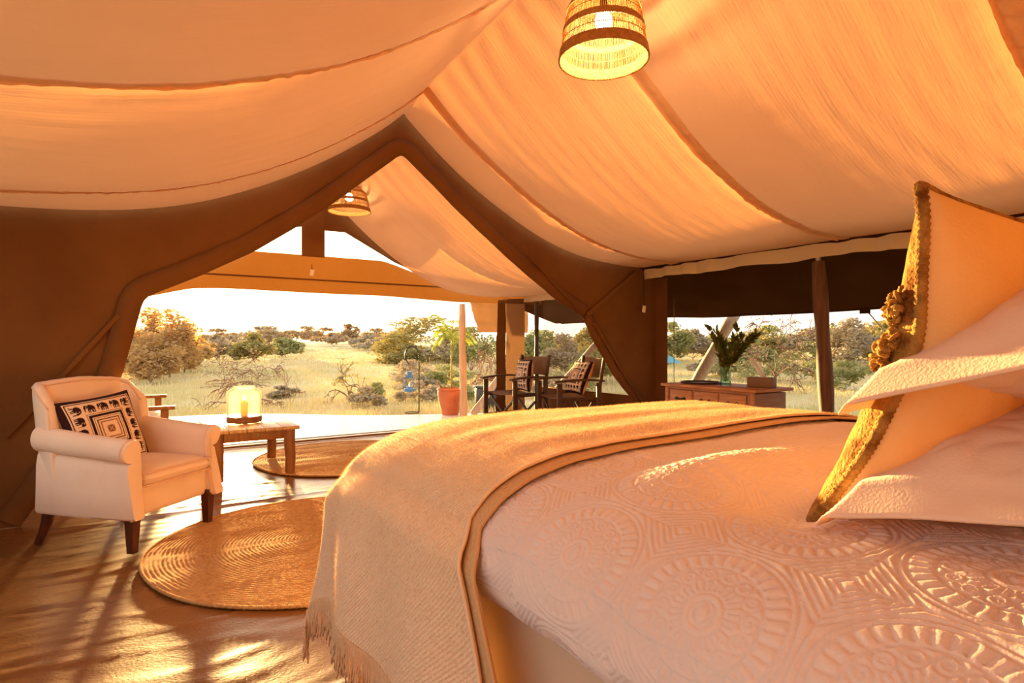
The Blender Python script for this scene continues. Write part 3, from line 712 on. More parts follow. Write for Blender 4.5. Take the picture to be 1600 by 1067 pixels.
# lower and upper sleeping pillows, flanged cases
p1, _, _ = make_pillow('pillow', 'white flanged pillow lying on the quilt, lower of the two', 'pillow', 0.84, 0.64, 0.215, M4((1.345, 0.235, 0.950), (1, 0.05, 0.02), (0.0, 1, -0.17)), 'pillow', flange=0.050, seed=201, droop=0.056, group='white bed pillows', n=150, wr=0.014, power=0.72)
p2, _, _ = make_pillow('pillow', 'white flanged pillow resting on top of another pillow', 'pillow', 0.84, 0.64, 0.225, M4((1.345, 0.205, 1.154), (1, 0.03, 0.02), (0.0, 1, -0.27)), 'pillow', flange=0.050, seed=231, droop=0.052, group='white bed pillows', n=150, wr=0.014, power=0.72)
# large knitted cushion leaning back on the pillows
mtx = M4((1.30, 0.512, 1.070), (1, 0.0, 0.0), (0, -0.14, 0.54))
cu, cf, cb = make_pillow('knitted_cushion', 'large cushion with a mottled brown knitted front and plain cream back', 'cushion', 0.62, 0.60, 0.19, mtx, 'cream', 'knit', flange=0.0, seed=261, pinch=0.035, n=120, names=('cream_back', 'knitted_front'), single=False, wr=0.005, bend=0.085)
# (the +z side of this frame looks to the head of the bed, the -z side to the foot)
bb = MB()
n = cf.shape[0]; edge_i = np.vstack([cf[:, 0], cf[-1, 1:], cf[::-1, -1][1:], cf[0, ::-1][1:]])
edge_i = lerp_path(edge_i, 520)
bb.tube([tuple(p + np.array([0, 0, -0.008])) for p in edge_i], [0.0085 + 0.0022 * (k % 2) for k in range(len(edge_i))], 8); bb.build('knitted_edging', 'knit', cu)
# tufts of looped yarn on the knitted side
def tuft(cx, cy, rx, ry, nl, seed, dome=0.045):
    r = random.Random(seed); bb = MB()
    for k in range(nl):
        a, q_ = r.uniform(0, 2 * pi), math.sqrt(r.random()); x, y = cx + rx * q_ * cos(a), cy + ry * q_ * sin(a)
        zt_ = 0.085 * (1 - (cy / 0.3 - 0.15) ** 2 / 1.3) - 0.02 - dome * math.sqrt(max(0, 1 - q_ * q_ * 0.8)) * r.uniform(0.55, 1.0)
        n_ = Vector((r.uniform(-1, 1), r.uniform(-1, 1), r.uniform(-1, 1))).normalized(); u_ = n_.orthogonal().normalized(); v_ = n_.cross(u_); rr = r.uniform(0.005, 0.010)
        bb.tube([Vector((x, y, zt_)) + (u_ * cos(t_) + v_ * sin(t_)) * rr for t_ in np.linspace(0, 5.4, 8)], 0.0036, 5)
    bb.build('yarn_tuft', 'knit', cu)
tuft(-0.268, 0.118, 0.034, 0.030, 130, 1); tuft(-0.262, 0.045, 0.044, 0.044, 190, 2); tuft(-0.14, 0.06, 0.05, 0.045, 80, 3); tuft(0.02, 0.05, 0.05, 0.045, 70, 4); tuft(0.18, 0.06, 0.05, 0.045, 70, 5)

# ================================================================== RUGS
def rug(name, cx, cy, R_, z, label, ph):
    nr, na = int(R_ / 0.0045), 240
    rr = np.linspace(0.004, R_, nr); aa = np.linspace(0, 2 * pi, na, endpoint=False)
    A_, R2 = np.meshgrid(aa, rr, indexing='ij')
    coil = (R2 / 0.020 + A_ / (2 * pi)) % 1.0
    rel = np.sin(pi * coil) ** 0.6
    braid = 0.5 + 0.5 * np.sin(A_ * np.maximum(8, np.round(R2 / 0.02) * 5) + coil * 5)
    lump = wob(R2 * np.cos(A_), R2 * np.sin(A_), 300 + ph, 0.45, 8, (0.6, 1.3)); lump2 = wob(R2 * np.cos(A_), R2 * np.sin(A_), 320 + ph, 0.16, 8, (0.5, 1.4))
    zz = 0.010 + 0.0045 * rel + 0.0018 * braid * rel + 0.007 * lump + 0.003 * lump2 + 0.0012 * wob(R2 * np.cos(A_), R2 * np.sin(A_), 340 + ph, 0.04, 9)
    RR = R2 * (1 + 0.006 * np.sin(A_ * 3 + ph) + 0.004 * np.sin(A_ * 7))
    zz[:, -1] = 0.0
    P = np.stack([RR * np.cos(A_), RR * np.sin(A_), np.maximum(zz, 0.001)], -1)
    o = grid(name, P, 'jute', wrapu=True); o.location = (cx, cy, z)
    bb = MB(); e_ = [(R_ * (1 + 0.006 * sin(a * 3 + ph) + 0.004 * sin(a * 7)) * cos(a), R_ * (1 + 0.006 * sin(a * 3 + ph) + 0.004 * sin(a * 7)) * sin(a), 0.009) for a in np.linspace(0, 2 * pi, 361)]
    bb.tube(e_, [0.008 + 0.0018 * (k % 2) for k in range(361)], 6, cap=False); bb.build('braided_edge', 'jute', o)
    tag(o, label, 'rug', 'round jute rugs'); return o
rug('jute_rug', 0.95, 3.40, 0.90, 0.0, 'large round braided jute rug in front of the white armchair', 0.4)
rug('jute_rug', 1.83, 5.72, 0.88, 0.0, 'round braided jute rug under the coffee table on the porch', 2.1)

# ================================================================== PRINTED CUSHIONS
def elephant(u, v):
    """silhouette in a unit cell, facing -u, standing on v = -0.4"""
    def ell(cx, cy, rx, ry): return ((u - cx) / rx) ** 2 + ((v - cy) / ry) ** 2 < 1
    def box(x0, x1, y0, y1): return (u > x0) & (u < x1) & (v > y0) & (v < y1)
    m = ell(0.08, 0.06, 0.32, 0.24) | ell(-0.26, 0.12, 0.16, 0.17)
    for x0 in (-0.20, -0.06, 0.14, 0.28): m |= box(x0, x0 + 0.095, -0.40, 0.0)
    m |= box(-0.44, -0.36, -0.30, 0.06) | ell(-0.36, 0.06, 0.09, 0.10) | box(0.38, 0.42, -0.15, 0.12)
    ear = ((u + 0.18) / 0.09) ** 2 + ((v - 0.08) / 0.13) ** 2
    return m & ~((ear < 1) & (ear > 0.6))
DARK = np.array([0.030, 0.012, 0.012]); CREAM = np.array([0.78, 0.58, 0.42]); BROWN = np.array([0.22, 0.10, 0.05])
def print_pattern(u, v):
    """u, v in 0..1"""
    c = np.empty(u.shape + (3,)); c[:] = CREAM
    e = np.minimum(np.minimum(u, 1 - u), np.minimum(v, 1 - v))
    c[e < 0.055] = DARK; c[(e > 0.07) & (e < 0.082)] = DARK
    # marching elephants along all sides
    n = 5
    band = (e > 0.085) & (e < 0.255)
    side = np.argmin(np.stack([u, 1 - u, v, 1 - v]), 0)
    along = np.where(side < 2, v, u); depth = (e - 0.085) / 0.17
    k = (along - 0.085) / 0.83 * n; cu_ = k - np.floor(k) - 0.5; cv_ = np.where(side == 0, 0.5 - depth, np.where(side == 1, 0.5 - depth, 0.5 - depth)) * -1.0
    cv_ = np.where(side == 3, -cv_, cv_)
    el = elephant(cu_ * 1.08, cv_ * 1.0) & band
    c[el] = DARK
    c[(np.abs(e - 0.262) < 0.006)] = DARK
    d = np.maximum(np.abs(u - 0.5), np.abs(v - 0.5))
    for lo, hi, col in ((0.185, 0.222, DARK), (0.165, 0.173, DARK), (0.135, 0.148, DARK), (0.098, 0.112, BROWN), (0.0, 0.05, BROWN)):
        c[(d >= lo) & (d < hi)] = col
    c[(d < 0.05) & (np.abs(np.abs(u - 0.5) - np.abs(v - 0.5)) < 0.006)] = CREAM
    return c
def printed_cushion(label, mtx, size=0.45, seed=401):
    n = 150
    root, t1, t2 = make_pillow('printed_cushion', label, 'cushion', size, size, 0.15, mtx, 'print', 'cushback', flange=0.0, seed=seed, pinch=0.07, n=n, names=('printed_front', 'plain_back'), single=False, wr=0.004, group='elephant print cushions')
    u = np.linspace(0, 1, n); U, V = np.meshgrid(u, u, indexing='ij')
    c = print_pattern(U, V).reshape(-1, 3)
    me = [o for o in root.children if o.name.startswith('printed_front')][0].data
    ca = me.color_attributes.new('Print', 'FLOAT_COLOR', 'POINT')
    ca.data.foreach_set('color', np.c_[c, np.ones(len(c))].astype(np.float32).ravel())
    return root

# ================================================================== ARMCHAIR
def armchair():
    t = thing('armchair', 'white slipcovered armchair with a curved back and dark wooden legs', 'armchair', (0.005, 4.13, 0), radians(43)); t.scale = (0.88, 0.95, 1)
    # base
    b = MB(); b.box((0, -0.02, 0.275), (0.60, 0.62, 0.19), 0.03, seg=3); b.build('seat_base', 'slip', t)
    # cushion
    u = np.linspace(-1, 1, 40); U, V = np.meshgrid(u, u, indexing='ij')
    def cush(sg):
        hh = np.clip((1 - np.abs(U) ** 8) * (1 - np.abs(V) ** 8), 0, 1) ** 0.35
        return np.stack([0.272 * U * (1 - 0.01 * V ** 2), -0.085 + 0.295 * V, 0.385 + sg * (0.052 * hh + 0.016 * (1 - U ** 2) * (1 - V ** 2))], -1)
    a_, c_ = cush(1), cush(-1); nn = 40
    F1 = gridfaces(nn, nn); o = link('seat_cushion', npmesh('seat_cushion', np.vstack([a_.reshape(-1, 3), c_.reshape(-1, 3)]), np.vstack([F1, F1[:, ::-1] + nn * nn])), 'slip', t)
    ed = np.vstack([cush(0)[:, 0], cush(0)[-1], cush(0)[::-1, -1], cush(0)[0, ::-1]])
    for dz in (0.034, -0.034):
        bb = MB(); bb.tube([(p[0] * 1.003, p[1], p[2] + dz) for p in ed[::3]], 0.005, 6); bb.build('piping', 'piping', o)
    # arms: rolled top, panel below, swept forward
    for s in (-1, 1):
        prof = []   # (x outwards, z) closed loop of the front view
        for a in np.linspace(-0.55 * pi, 1.05 * pi, 18): prof.append((0.335 + 0.062 * cos(a), 0.545 + 0.062 * sin(a)))
        prof += [(0.277, 0.50), (0.282, 0.42), (0.285, 0.30), (0.287, 0.20), (0.30, 0.185), (0.355, 0.185), (0.368, 0.20), (0.364, 0.32), (0.362, 0.42), (0.352, 0.470)]
        prof = np.array(prof); nk = 26; yy = np.linspace(-0.37, 0.30, nk); V_ = []
        for i, y in enumerate(yy):
            f_ = (y + 0.37) / 0.67
            up = 1 + 0.13 * f_ ** 1.3                         # arm rises to the back
            zz = 0.185 + (prof[:, 1] - 0.185) * up
            bulge = 0.040 * sin(pi * min(1, f_ * 1.0)) * 0.35
            # front face leans: the lower part of the arm front sweeps back at the roll and forward at the foot
            ysh = np.where(f_ < 0.25, (0.25 - f_) / 0.25, 0) * (0.045 * np.cos((prof[:, 1] - 0.185) / 0.42 * pi * 1.5))
            xs_ = prof[:, 0] + bulge * np.clip((0.5 - prof[:, 1]) / 0.3, 0, 1) * (prof[:, 0] > 0.33)
            rnd = 0.0 if i > 0 else 0.012
            cxm, czm = prof[:, 0].mean(), 0.40
            V_.append(np.stack([s * (xs_ + (cxm - xs_) * rnd * 3), y - ysh * 0.6, zz + (czm - zz) * rnd], 1))
        V_ = np.array(V_); npf = len(prof)
        vs = V_.reshape(-1, 3); fs = [(i * npf + j, i * npf + (j + 1) % npf, (i + 1) * npf + (j + 1) % npf, (i + 1) * npf + j) for i in range(nk - 1) for j in range(npf)]
        fs += [tuple(range(npf))[::-1], tuple((nk - 1) * npf + j for j in range(npf))]
        bb = MB(); bb.add(vs, fs); arm = bb.build('arm', 'slip', t, angle=50)
        bb = MB(); bb.tube([tuple(p + np.array([s * 0.002, -0.002, 0.0])) for p in V_[1][:24]], 0.005, 6); bb.build('piping', 'piping', arm)
    # back: a curved shell with wings
    np_, nr_ = 60, 28; V_ = np.zeros((np_, nr_, 3))
    for i, p in enumerate(np.linspace(-1, 1, np_)):
        ap = abs(p); k = max(0, (ap - 0.62) / 0.38)
        # plan curve
        if ap < 0.62: px_, py_ = p / 0.62 * 0.265, 0.285 - 0.02 * (1 - (ap / 0.62) ** 2)
        else: a = k * pi / 2; px_, py_ = np.sign(p) * (0.265 + 0.070 * sin(a * 1.0)), 0.285 - 0.09 * (1 - cos(a)) - 0.06 * k ** 1.5
        tdir = Vector((1, 0)) if ap < 0.62 else Vector((cos(k * pi / 2), -np.sign(p) * sin(k * pi / 2)))
        nv = Vector((-tdir.y, tdir.x))                        # outward (to the back / side)
        top = 0.905 + 0.012 * cos(p * pi) - 0.045 * k ** 2 - 0.20 * max(0, k - 0.55) ** 1.2
        th = 0.085 - 0.02 * k
        for j in range(nr_):
            a = 2 * pi * j / nr_; cx_, cz_ = cos(a), sin(a); e_ = 0.45
            q = th / 2 * np.sign(cx_) * abs(cx_) ** e_; z0, z1 = 0.20, top
            zz = (z0 + z1) / 2 + (z1 - z0) / 2 * np.sign(cz_) * abs(cz_) ** 0.25
            lean = 0.10 * ((zz - 0.25) / 0.65)
            sc = 1 + 0.25 * (1 - ap) * (q < 0) * sin(pi * (zz - 0.2) / 0.7)
            V_[i, j] = (px_ + nv.x * q * sc, py_ + nv.y * q * sc + lean, zz)
    V_ += 0.004 * wob(V_[..., 0] * 2, V_[..., 2], 501, 0.25)[..., None]
    vs = V_.reshape(-1, 3); fs = [(i * nr_ + j, (i + 1) * nr_ + j, (i + 1) * nr_ + (j + 1) % nr_, i * nr_ + (j + 1) % nr_) for i in range(np_ - 1) for j in range(nr_)]
    fs += [tuple(range(nr_)), tuple((np_ - 1) * nr_ + j for j in range(nr_))[::-1]]
    bb = MB(); bb.add(vs, fs); bk = bb.build('backrest', 'slip', t)
    jj = [j for j in range(nr_)]
    for j in (2, 12):
        bb = MB(); bb.tube([tuple(V_[i, nr_ // 4 + (-3 if j == 2 else 3)]) for i in range(0, np_)], 0.0055, 6); bb.build('piping', 'piping', bk)
    # legs
    for x in (-0.305, 0.305):
        bb = MB(); bb.add([(x + dx * q_, -0.325 + dy * q_, z_) for z_, q_ in ((0.002, 0.020), (0.215, 0.031)) for dx, dy in ((-1, -1), (1, -1), (1, 1), (-1, 1))],
                          [(3, 2, 1, 0), (4, 5, 6, 7)] + [(i, (i + 1) % 4, 4 + (i + 1) % 4, 4 + i) for i in range(4)]); bb.build('leg', 'darkwood', t, smooth=False)
        bb = MB(); bb.tube([(x, 0.27, 0.22), (x, 0.285, 0.13), (x, 0.315, 0.06), (x, 0.355, 0.0)], [0.034, 0.030, 0.026, 0.022], 8); bb.build('leg', 'darkwood', t, angle=40)
    return t
ac = armchair()
fw = Vector((sin(radians(43)), -cos(radians(43)), 0)); sd = Vector((cos(radians(43)), sin(radians(43)), 0))
cpos = ac.location + Vector((0, 0, 0.60)) - fw * 0.125 - sd * 0.055
cx = (sd * 0.97 + Vector((0, 0, 0.10)) + fw * 0.10); cy = Vector((0, 0, 1)) * 0.95 - fw * 0.36 - sd * 0.16
printed_cushion('elephant print cushion propped in the white armchair', M4(cpos, cx, cy), 0.44, 401)

# ================================================================== COFFEE TABLE
def coffee_table():
    t = thing('coffee_table', 'low rustic wooden coffee table standing partly on the porch rug', 'table', (0.875, 5.60, 0.0))
    nb = 5; wd = 0.68 / nb
    for k in range(nb):
        b = MB(); b.box((-0.34 + wd * (k + 0.5), 0, 0.405), (wd - 0.003, 0.92, 0.028), 0.004); b.build('plank', 'tabletop', t)
    for s in (-1, 1):
        b = MB(); b.box((s * 0.275, 0, 0.350), (0.025, 0.70, 0.075), 0.004); b.build('apron', 'orangewood', t)
        b = MB(); b.box((0, s * 0.385, 0.350), (0.52, 0.025, 0.075), 0.004); b.build('apron', 'orangewood', t)
    for sx in (-1, 1):
        for sy in (-1, 1):
            x, y = sx * 0.275, sy * 0.385
            bb = MB(); bb.tube([(x, y, 0.004 + (0.014 if sx > 0 else 0)), (x + 0.004, y, 0.15), (x - 0.004, y, 0.28), (x, y, 0.391)], [0.040, 0.042, 0.046, 0.043], 10); bb.build('leg', 'orangewood', t, angle=50)
    bb = MB(); bb.lathe([(0.0, 0.0), (0.008, 0.0), (0.006, 0.006), (0.0, 0.008)], 10); o = bb.build('screw', 'metal', t); o.rotation_euler = (radians(90), 0, 0); o.location = (0.02, -0.398, 0.352)
    return t
coffee_table()
# candle lantern
t = thing('candle_lantern', 'glass hurricane lantern with a lit candle on a round wooden base', 'lantern', (0.86, 5.66, 0.419))
b = MB(); b.lathe([(0.0, 0.0), (0.140, 0.0), (0.148, 0.008), (0.148, 0.048), (0.140, 0.055), (0.0, 0.055)], 48); b.build('base', 'orangewood', t, angle=40)
b = MB(); b.lathe([(0.138, 0.056), (0.141, 0.09), (0.141, 0.245), (0.134, 0.268), (0.112, 0.288), (0.092, 0.296), (0.088, 0.306), (0.091, 0.314), (0.087, 0.314), (0.084, 0.305), (0.088, 0.293), (0.108, 0.284), (0.130, 0.264), (0.137, 0.243), (0.137, 0.06)], 48); b.build('glass_jar', 'jarglass', t)
b = MB(); b.lathe([(0.0, 0.055), (0.030, 0.055), (0.030, 0.185), (0.026, 0.190), (0.0, 0.186)], 24); cd = b.build('candle', 'wax', t, angle=50)
b = MB(); b.lathe([(0.0, 0.190), (0.007, 0.198), (0.010, 0.210), (0.006, 0.226), (0.0, 0.244)], 14); b.build('flame', 'flame', cd)

# ================================================================== DIRECTOR CHAIRS
def director_chair(label, loc, facing):
    t = thing('director_chair', label, 'chair', loc, math.atan2(facing[1], facing[0]) + pi / 2, 'director chairs on the porch')
    W_, D_ = 0.30, 0.25
    for s in (-1, 1):
        for y, z1 in ((-D_, 0.655), (D_, 0.655)):
            b = MB(); b.box((s * W_, y, z1 / 2), (0.030, 0.060, z1), 0.004); b.build('leg', 'teak', t)
        # arm plank, bowed
        P = []
        ys = np.linspace(-D_ - 0.07, D_ + 0.06, 14)
        vs = []; fs = []
        for i, y in enumerate(ys):
            zc = 0.667 + 0.022 * (1 - ((y - 0.02) / 0.34) ** 2); hw = 0.030 + 0.006 * cos(y * 5)
            vs += [(s * W_ - hw, y, zc - 0.012), (s * W_ + hw, y, zc - 0.012), (s * W_ + hw, y, zc + 0.012), (s * W_ - hw, y, zc + 0.012)]
        nI = len(ys); fs = [(i * 4 + j, i * 4 + (j + 1) % 4, (i + 1) * 4 + (j + 1) % 4, (i + 1) * 4 + j) for i in range(nI - 1) for j in range(4)] + [(3, 2, 1, 0), tuple((nI - 1) * 4 + j for j in range(4))]
        b = MB(); b.add(vs, fs); b.build('armrest', 'teak', t, smooth=False)
        b = MB(); b.box((s * W_, 0, 0.19), (0.024, 2 * D_, 0.045), 0.003); b.build('side_rail', 'teak', t)
        b = MB(); b.box((s * (W_ - 0.035), 0, 0.465), (0.028, 2 * D_ - 0.02, 0.045), 0.004); b.build('seat_rail', 'teak', t)
        b = MB(); b.box((s * (W_ - 0.03), D_ + 0.045, 0.70), (0.028, 0.036, 0.52), 0.004, Matrix.Rotation(radians(-10), 3, 'X')); b.build('back_post', 'teak', t)
    for y in (-D_ + 0.05, D_ - 0.05):
        for s in (-1, 1):
            b = MB(); b.box((0, y + s * 0.012, 0.245), (0.028, 0.020, 0.66), 0.003, Matrix.Rotation(s * radians(51), 3, 'Y')); b.build('cross_leg', 'teak', t)
    u = np.linspace(-1, 1, 14); U, V = np.meshgrid(u, u, indexing='ij')
    grid('seat', np.stack([0.275 * U, (D_ - 0.005) * V, 0.490 - 0.030 * (1 - U ** 2)], -1), 'seatcanvas', t)
    u = np.linspace(-1, 1, 14); U, V = np.meshgrid(u, np.linspace(0, 1, 8), indexing='ij')
    grid('back_canvas', np.stack([0.285 * U, D_ + 0.05 + 0.045 * (1 - U ** 2) + 0.05 * V, 0.70 + 0.235 * V], -1), 'seatcanvas', t)
    return t
c1 = director_chair('dark wooden director chair nearest the porch opening, cushion upright on its seat', (4.16, 6.30, 0), (-1, -0.10))
c2 = director_chair('dark wooden director chair beside the tied-back canvas flap', (4.40, 5.52, 0), (-0.973, 0.228))
def chair_cushion(ch, label, ox, lean, twist, seed):
    a = ch.rotation_euler[2]; R3 = Matrix.Rotation(a, 3, 'Z')
    loc = Vector(ch.location) + R3 @ Vector((ox, 0.135, 0.70))
    x = R3 @ (Matrix.Rotation(twist, 3, 'Z') @ Vector((1, 0, 0))); y = R3 @ Vector((0, lean, 1.0))
    printed_cushion(label, M4(loc, x, y), 0.42, seed)
chair_cushion(c1, 'elephant print cushion on the director chair nearest the porch opening', 0.02, 0.10, radians(-16), 441)
chair_cushion(c2, 'elephant print cushion leaning back on the director chair beside the flap', 0.02, 0.42, 0.05, 471)

# wooden bench behind the armchair
t = thing('porch_bench', 'wooden bench with a pale seat pad seen behind the armchair', 'bench', (0.0, 5.98, 0), radians(90))
for s in (-1, 1):
    b = MB(); b.box((s * 0.60, 0.0, 0.605), (0.075, 0.62, 0.028), 0.004); b.build('armrest', 'orangewood', t)
    for y in (-0.24, 0.26):
        b = MB(); b.box((s * 0.60, y, 0.296), (0.055, 0.055, 0.59), 0.004); b.build('leg', 'orangewood', t)
b = MB(); b.box((0, 0, 0.36), (1.16, 0.54, 0.06), 0.006); b.build('seat_frame', 'orangewood', t)
b = MB(); b.box((0, -0.02, 0.45), (1.10, 0.54, 0.12), 0.04, seg=3); b.build('seat_pad', 'benchpad', t)
for z in (0.62, 0.70, 0.78):
    b = MB(); b.box((0, 0.27, z), (1.18, 0.022, 0.05), 0.004); b.build('slat', 'orangewood', t)

# ================================================================== DRESSER AND ITS THINGS
DZ = 0.748
t = thing('dresser', 'brown wooden chest of drawers under the insect-screen window', 'dresser', (4.36, 3.30, 0), radians(-90))
Wd, Dp = 0.92, 0.46     # local: front = -y, width along x
b = MB(); b.box((0, 0, 0.37), (Wd - 0.03, Dp - 0.02, 0.68), 0.006); body = b.build('body', 'dresserside', t)
b = MB(); b.box((0, 0, DZ - 0.013), (Wd + 0.06, Dp + 0.06, 0.026), 0.006); b.build('top', 'dresserwood', t)
for x in (-Wd / 2 + 0.02, Wd / 2 - 0.02):
    b = MB(); b.box((x, -Dp / 2 + 0.005, 0.362), (0.035, 0.02, 0.716), 0.004); b.build('stile', 'dresserwood', t)
    b = MB(); b.box((x, Dp / 2 - 0.03, 0.02), (0.045, 0.045, 0.04), 0.004); b.build('foot', 'dresserwood', t)
for z in (0.715, 0.535, 0.30, 0.06):
    b = MB(); b.box((0, -Dp / 2 + 0.006, z), (Wd - 0.06, 0.016, 0.022), 0.003); b.build('rail', 'dresserwood', t)
def drawer(x, z, w_, h_):
    b = MB(); b.box((x, -Dp / 2 - 0.002, z), (w_, 0.022, h_), 0.004); d_ = b.build('drawer', 'dresserwood', t)
    b = MB()
    for s in (-1, 1):
        b.lathe([(0.0, 0.0), (0.014, 0.0), (0.014, 0.004), (0.006, 0.008), (0.006, 0.020), (0.0, 0.021)], 12)
    b = MB()
    for s in (-1, 1):
        b.tube([(x + s * 0.042, -Dp / 2 - 0.012, z), (x + s * 0.042, -Dp / 2 - 0.018, z)], 0.014, 12)
        b.tube([(x + s * 0.042, -Dp / 2 - 0.016, z), (x + s * 0.040, -Dp / 2 - 0.034, z)], 0.006, 8)
    b.tube([(x + q_ * 0.042, -Dp / 2 - 0.034 - 0.006 * (1 - q_ * q_), z - 0.004 * (1 - q_ * q_)) for q_ in np.linspace(-1, 1, 9)], [0.0085, 0.006, 0.005, 0.006, 0.007, 0.006, 0.005, 0.006, 0.0085], 8)
    b.build('handle', 'iron', d_)
for k in (-1, 0, 1):
    drawer(k * 0.268, 0.624, 0.244, 0.145)
    if k < 1: 
        b = MB(); b.box(((k + 0.5) * 0.268, -Dp / 2 + 0.006, 0.625), (0.020, 0.016, 0.16), 0.003); b.build('divider', 'dresserwood', t)
for z in (0.418, 0.18): drawer(-0.2, z, 0.385, 0.20); drawer(0.2, z, 0.385, 0.20)
# tray
b = MB(); b.lathe([(0.0, 0.004), (0.17, 0.004), (0.182, 0.018), (0.188, 0.018), (0.180, 0.0), (0.0, 0.0)], 48)
o = b.build('serving_tray', 'tray', angle=40); o.location = (4.36, 3.55, DZ + 0.001); o.scale = (0.92, 0.95, 1)
tag(o, 'dark oval tray lying on the far end of the dresser', 'tray')
# vase with stems
t = thing('vase_of_foliage', 'clear glass vase holding bushy dark green leafy stems on the dresser', 'vase', (4.285, 3.225, DZ + 0.001))
b = MB(); b.lathe([(0.0, 0.0), (0.042, 0.0), (0.046, 0.01), (0.040, 0.06), (0.044, 0.14), (0.058, 0.24), (0.062, 0.27), (0.058, 0.27), (0.054, 0.24), (0.040, 0.14), (0.036, 0.06), (0.041, 0.012), (0.0, 0.010)], 36); b.build('glass_vase', 'vaseglass', t)
b = MB(); b.lathe([(0.0, 0.012), (0.038, 0.012), (0.0355, 0.06), (0.036, 0.09), (0.0, 0.09)], 24); b.build('water', 'vaseglass', t)
rr = random.Random(12)
def leaf(bb, p, d, ln, wd, up=Vector((0, 0, 1))):
    d = d.normalized(); s = d.cross(up); s = s.normalized() if s.length > 1e-4 else Vector((1, 0, 0)); n_ = s.cross(d)
    vs = [p, p + d * ln * 0.35 + s * wd - n_ * wd * 0.2, p + d * ln * 0.75 + s * wd * 0.75, p + d * ln - n_ * ln * 0.10, p + d * ln * 0.75 - s * wd * 0.75, p + d * ln * 0.35 - s * wd - n_ * wd * 0.2, p + d * ln * 0.4 + n_ * wd * 0.25]
    bb.add(vs, [(0, 1, 6), (1, 2, 6), (2, 3, 6), (3, 4, 6), (4, 5, 6), (5, 0, 6)])
lv = MB()
for k in range(16):
    a = rr.uniform(0, 2 * pi); sp = rr.uniform(0.05, 0.19); H_ = rr.uniform(0.30, 0.50)
    if k < 4: a = -0.95 + rr.uniform(-0.25, 0.25); sp = rr.uniform(0.22, 0.32); H_ = rr.uniform(0.38, 0.50)   # long sprays to one side
    pts = [Vector((0.018 * cos(a + 2.6) * (1 - q_), 0.018 * sin(a + 2.6) * (1 - q_), 0.02)) * (1 - q_) + Vector((sp * q_ ** 1.5 * cos(a) , sp * q_ ** 1.5 * sin(a), 0.02 + (H_ - 0.02) * q_)) for q_ in np.linspace(0, 1, 9)]
    sb = MB(); sb.tube(pts, [0.0028] * 6 + [0.0022, 0.0018, 0.001], 5); sb.build('stem', 'stem', t)
    for i in range(4, 9):
        for _ in range(6):
            p = pts[i - 1].lerp(pts[i], rr.random()); dd = (pts[i] - pts[i - 1]).normalized() + Vector((rr.uniform(-1, 1), rr.uniform(-1, 1), rr.uniform(-0.3, 0.8))) * 0.8
            leaf(lv, p, dd, rr.uniform(0.05, 0.09), rr.uniform(0.011, 0.019))
o = lv.build('leaves', 'leaf', t, smooth=False); o['kind'] = 'stuff'
# tissue box
t = thing('tissue_box', 'dark tissue box with a white tissue sticking out on the dresser', 'tissue box', (4.395, 2.955, DZ + 0.001), radians(-78))
b = MB(); b.box((0, 0, 0.042), (0.20, 0.12, 0.084), 0.005); b.build('box', 'boxwood', t)
u = np.linspace(-1, 1, 12); U, V = np.meshgrid(u, np.linspace(0, 1, 12), indexing='ij')
grid('tissue', np.stack([0.018 + 0.042 * U * (0.6 + 0.4 * V) - 0.06 * V, 0.030 * np.sin(U * 4 + 3 * V) - 0.03 * V, 0.082 + 0.145 * V - 0.022 * U * V], -1), 'tissue', t)

# ================================================================== POLES, CORDS
def pole(name, label, p0, p1, r0, r1, m, cat='pole', n=14, wav=0.006, collar=None):
    t = thing(name, label, cat, p0)
    d = Vector(p1) - Vector(p0); bb = MB()
    pts = [d * q_ + Vector((wav * sin(q_ * 7), wav * cos(q_ * 5), 0)) for q_ in np.linspace(0, 1, n)]
    bb.tube(pts, [r0 + (r1 - r0) * q_ + 0.08 * r0 * sin(q_ * 17) for q_ in np.linspace(0, 1, n)], 14); bb.build('shaft', m, t, angle=60)
    if collar:
        bb = MB(); bb.tube([d * collar[0], d * collar[1]], collar[2], 12); bb.build('ferrule', collar[3], t, angle=40)
    return t
pole('tent_pole', 'dark upright tent pole beside the right window screen', (4.86, 2.64, 0), (4.86, 2.74, 1.80), 0.062, 0.055, 'pole', collar=(0.985, 1.10, 0.022, 'metal'))
pole('porch_pole', 'pale upright wooden pole in front of the terracotta pot', (4.26, 7.88, 0.0), (4.22, 7.86, 1.70), 0.060, 0.048, 'palepole', collar=(-0.0, 0.13, 0.042, 'metal'))
pole('leaning_strut', 'grey leaning strut outside the right window behind the vase', (6.25, 5.62, -0.10), (6.25, 4.40, 1.74), 0.075, 0.07, 'greypole')
pole('leaning_strut', 'leaning strut crossing the porch screen behind the director chair', (5.55, 7.9, -0.1), (5.75, 6.35, 1.25), 0.05, 0.05, 'greypole')
pole('leaning_strut', 'short leaning strut on the ground beside the terracotta pot', (4.50, 8.02, 0.0), (5.12, 7.92, 0.80), 0.055, 0.05, 'greypole', collar=(0.0, 0.22, 0.03, 'metal'))
# porch post at the corner of the screen
pole('corner_post', 'slim grey post at the corner of the porch screen', (4.80, 6.73, 0), (4.80, 6.73, 1.80), 0.030, 0.030, 'teak', wav=0.0)
# hanging canvas corner of the fly
vv = np.linspace(0, 1, 16); U, V = np.meshgrid(np.linspace(0, 1, 24), vv, indexing='ij')
xl = 4.43 + (4.60 - 4.43) * V; xr = 5.55
o = grid('canvas_flap', np.stack([xl + (xr - xl) * U, 8.02 + 0.03 * wob(U, V, 601, 0.4) + 0 * U, 1.78 - 0.50 * V], -1), 'canvas_tan')
tag(o, 'tan canvas flap hanging from the fly sheet beyond the porch', 'canvas flap')
o.data.materials[0] = M['canvas_tan']
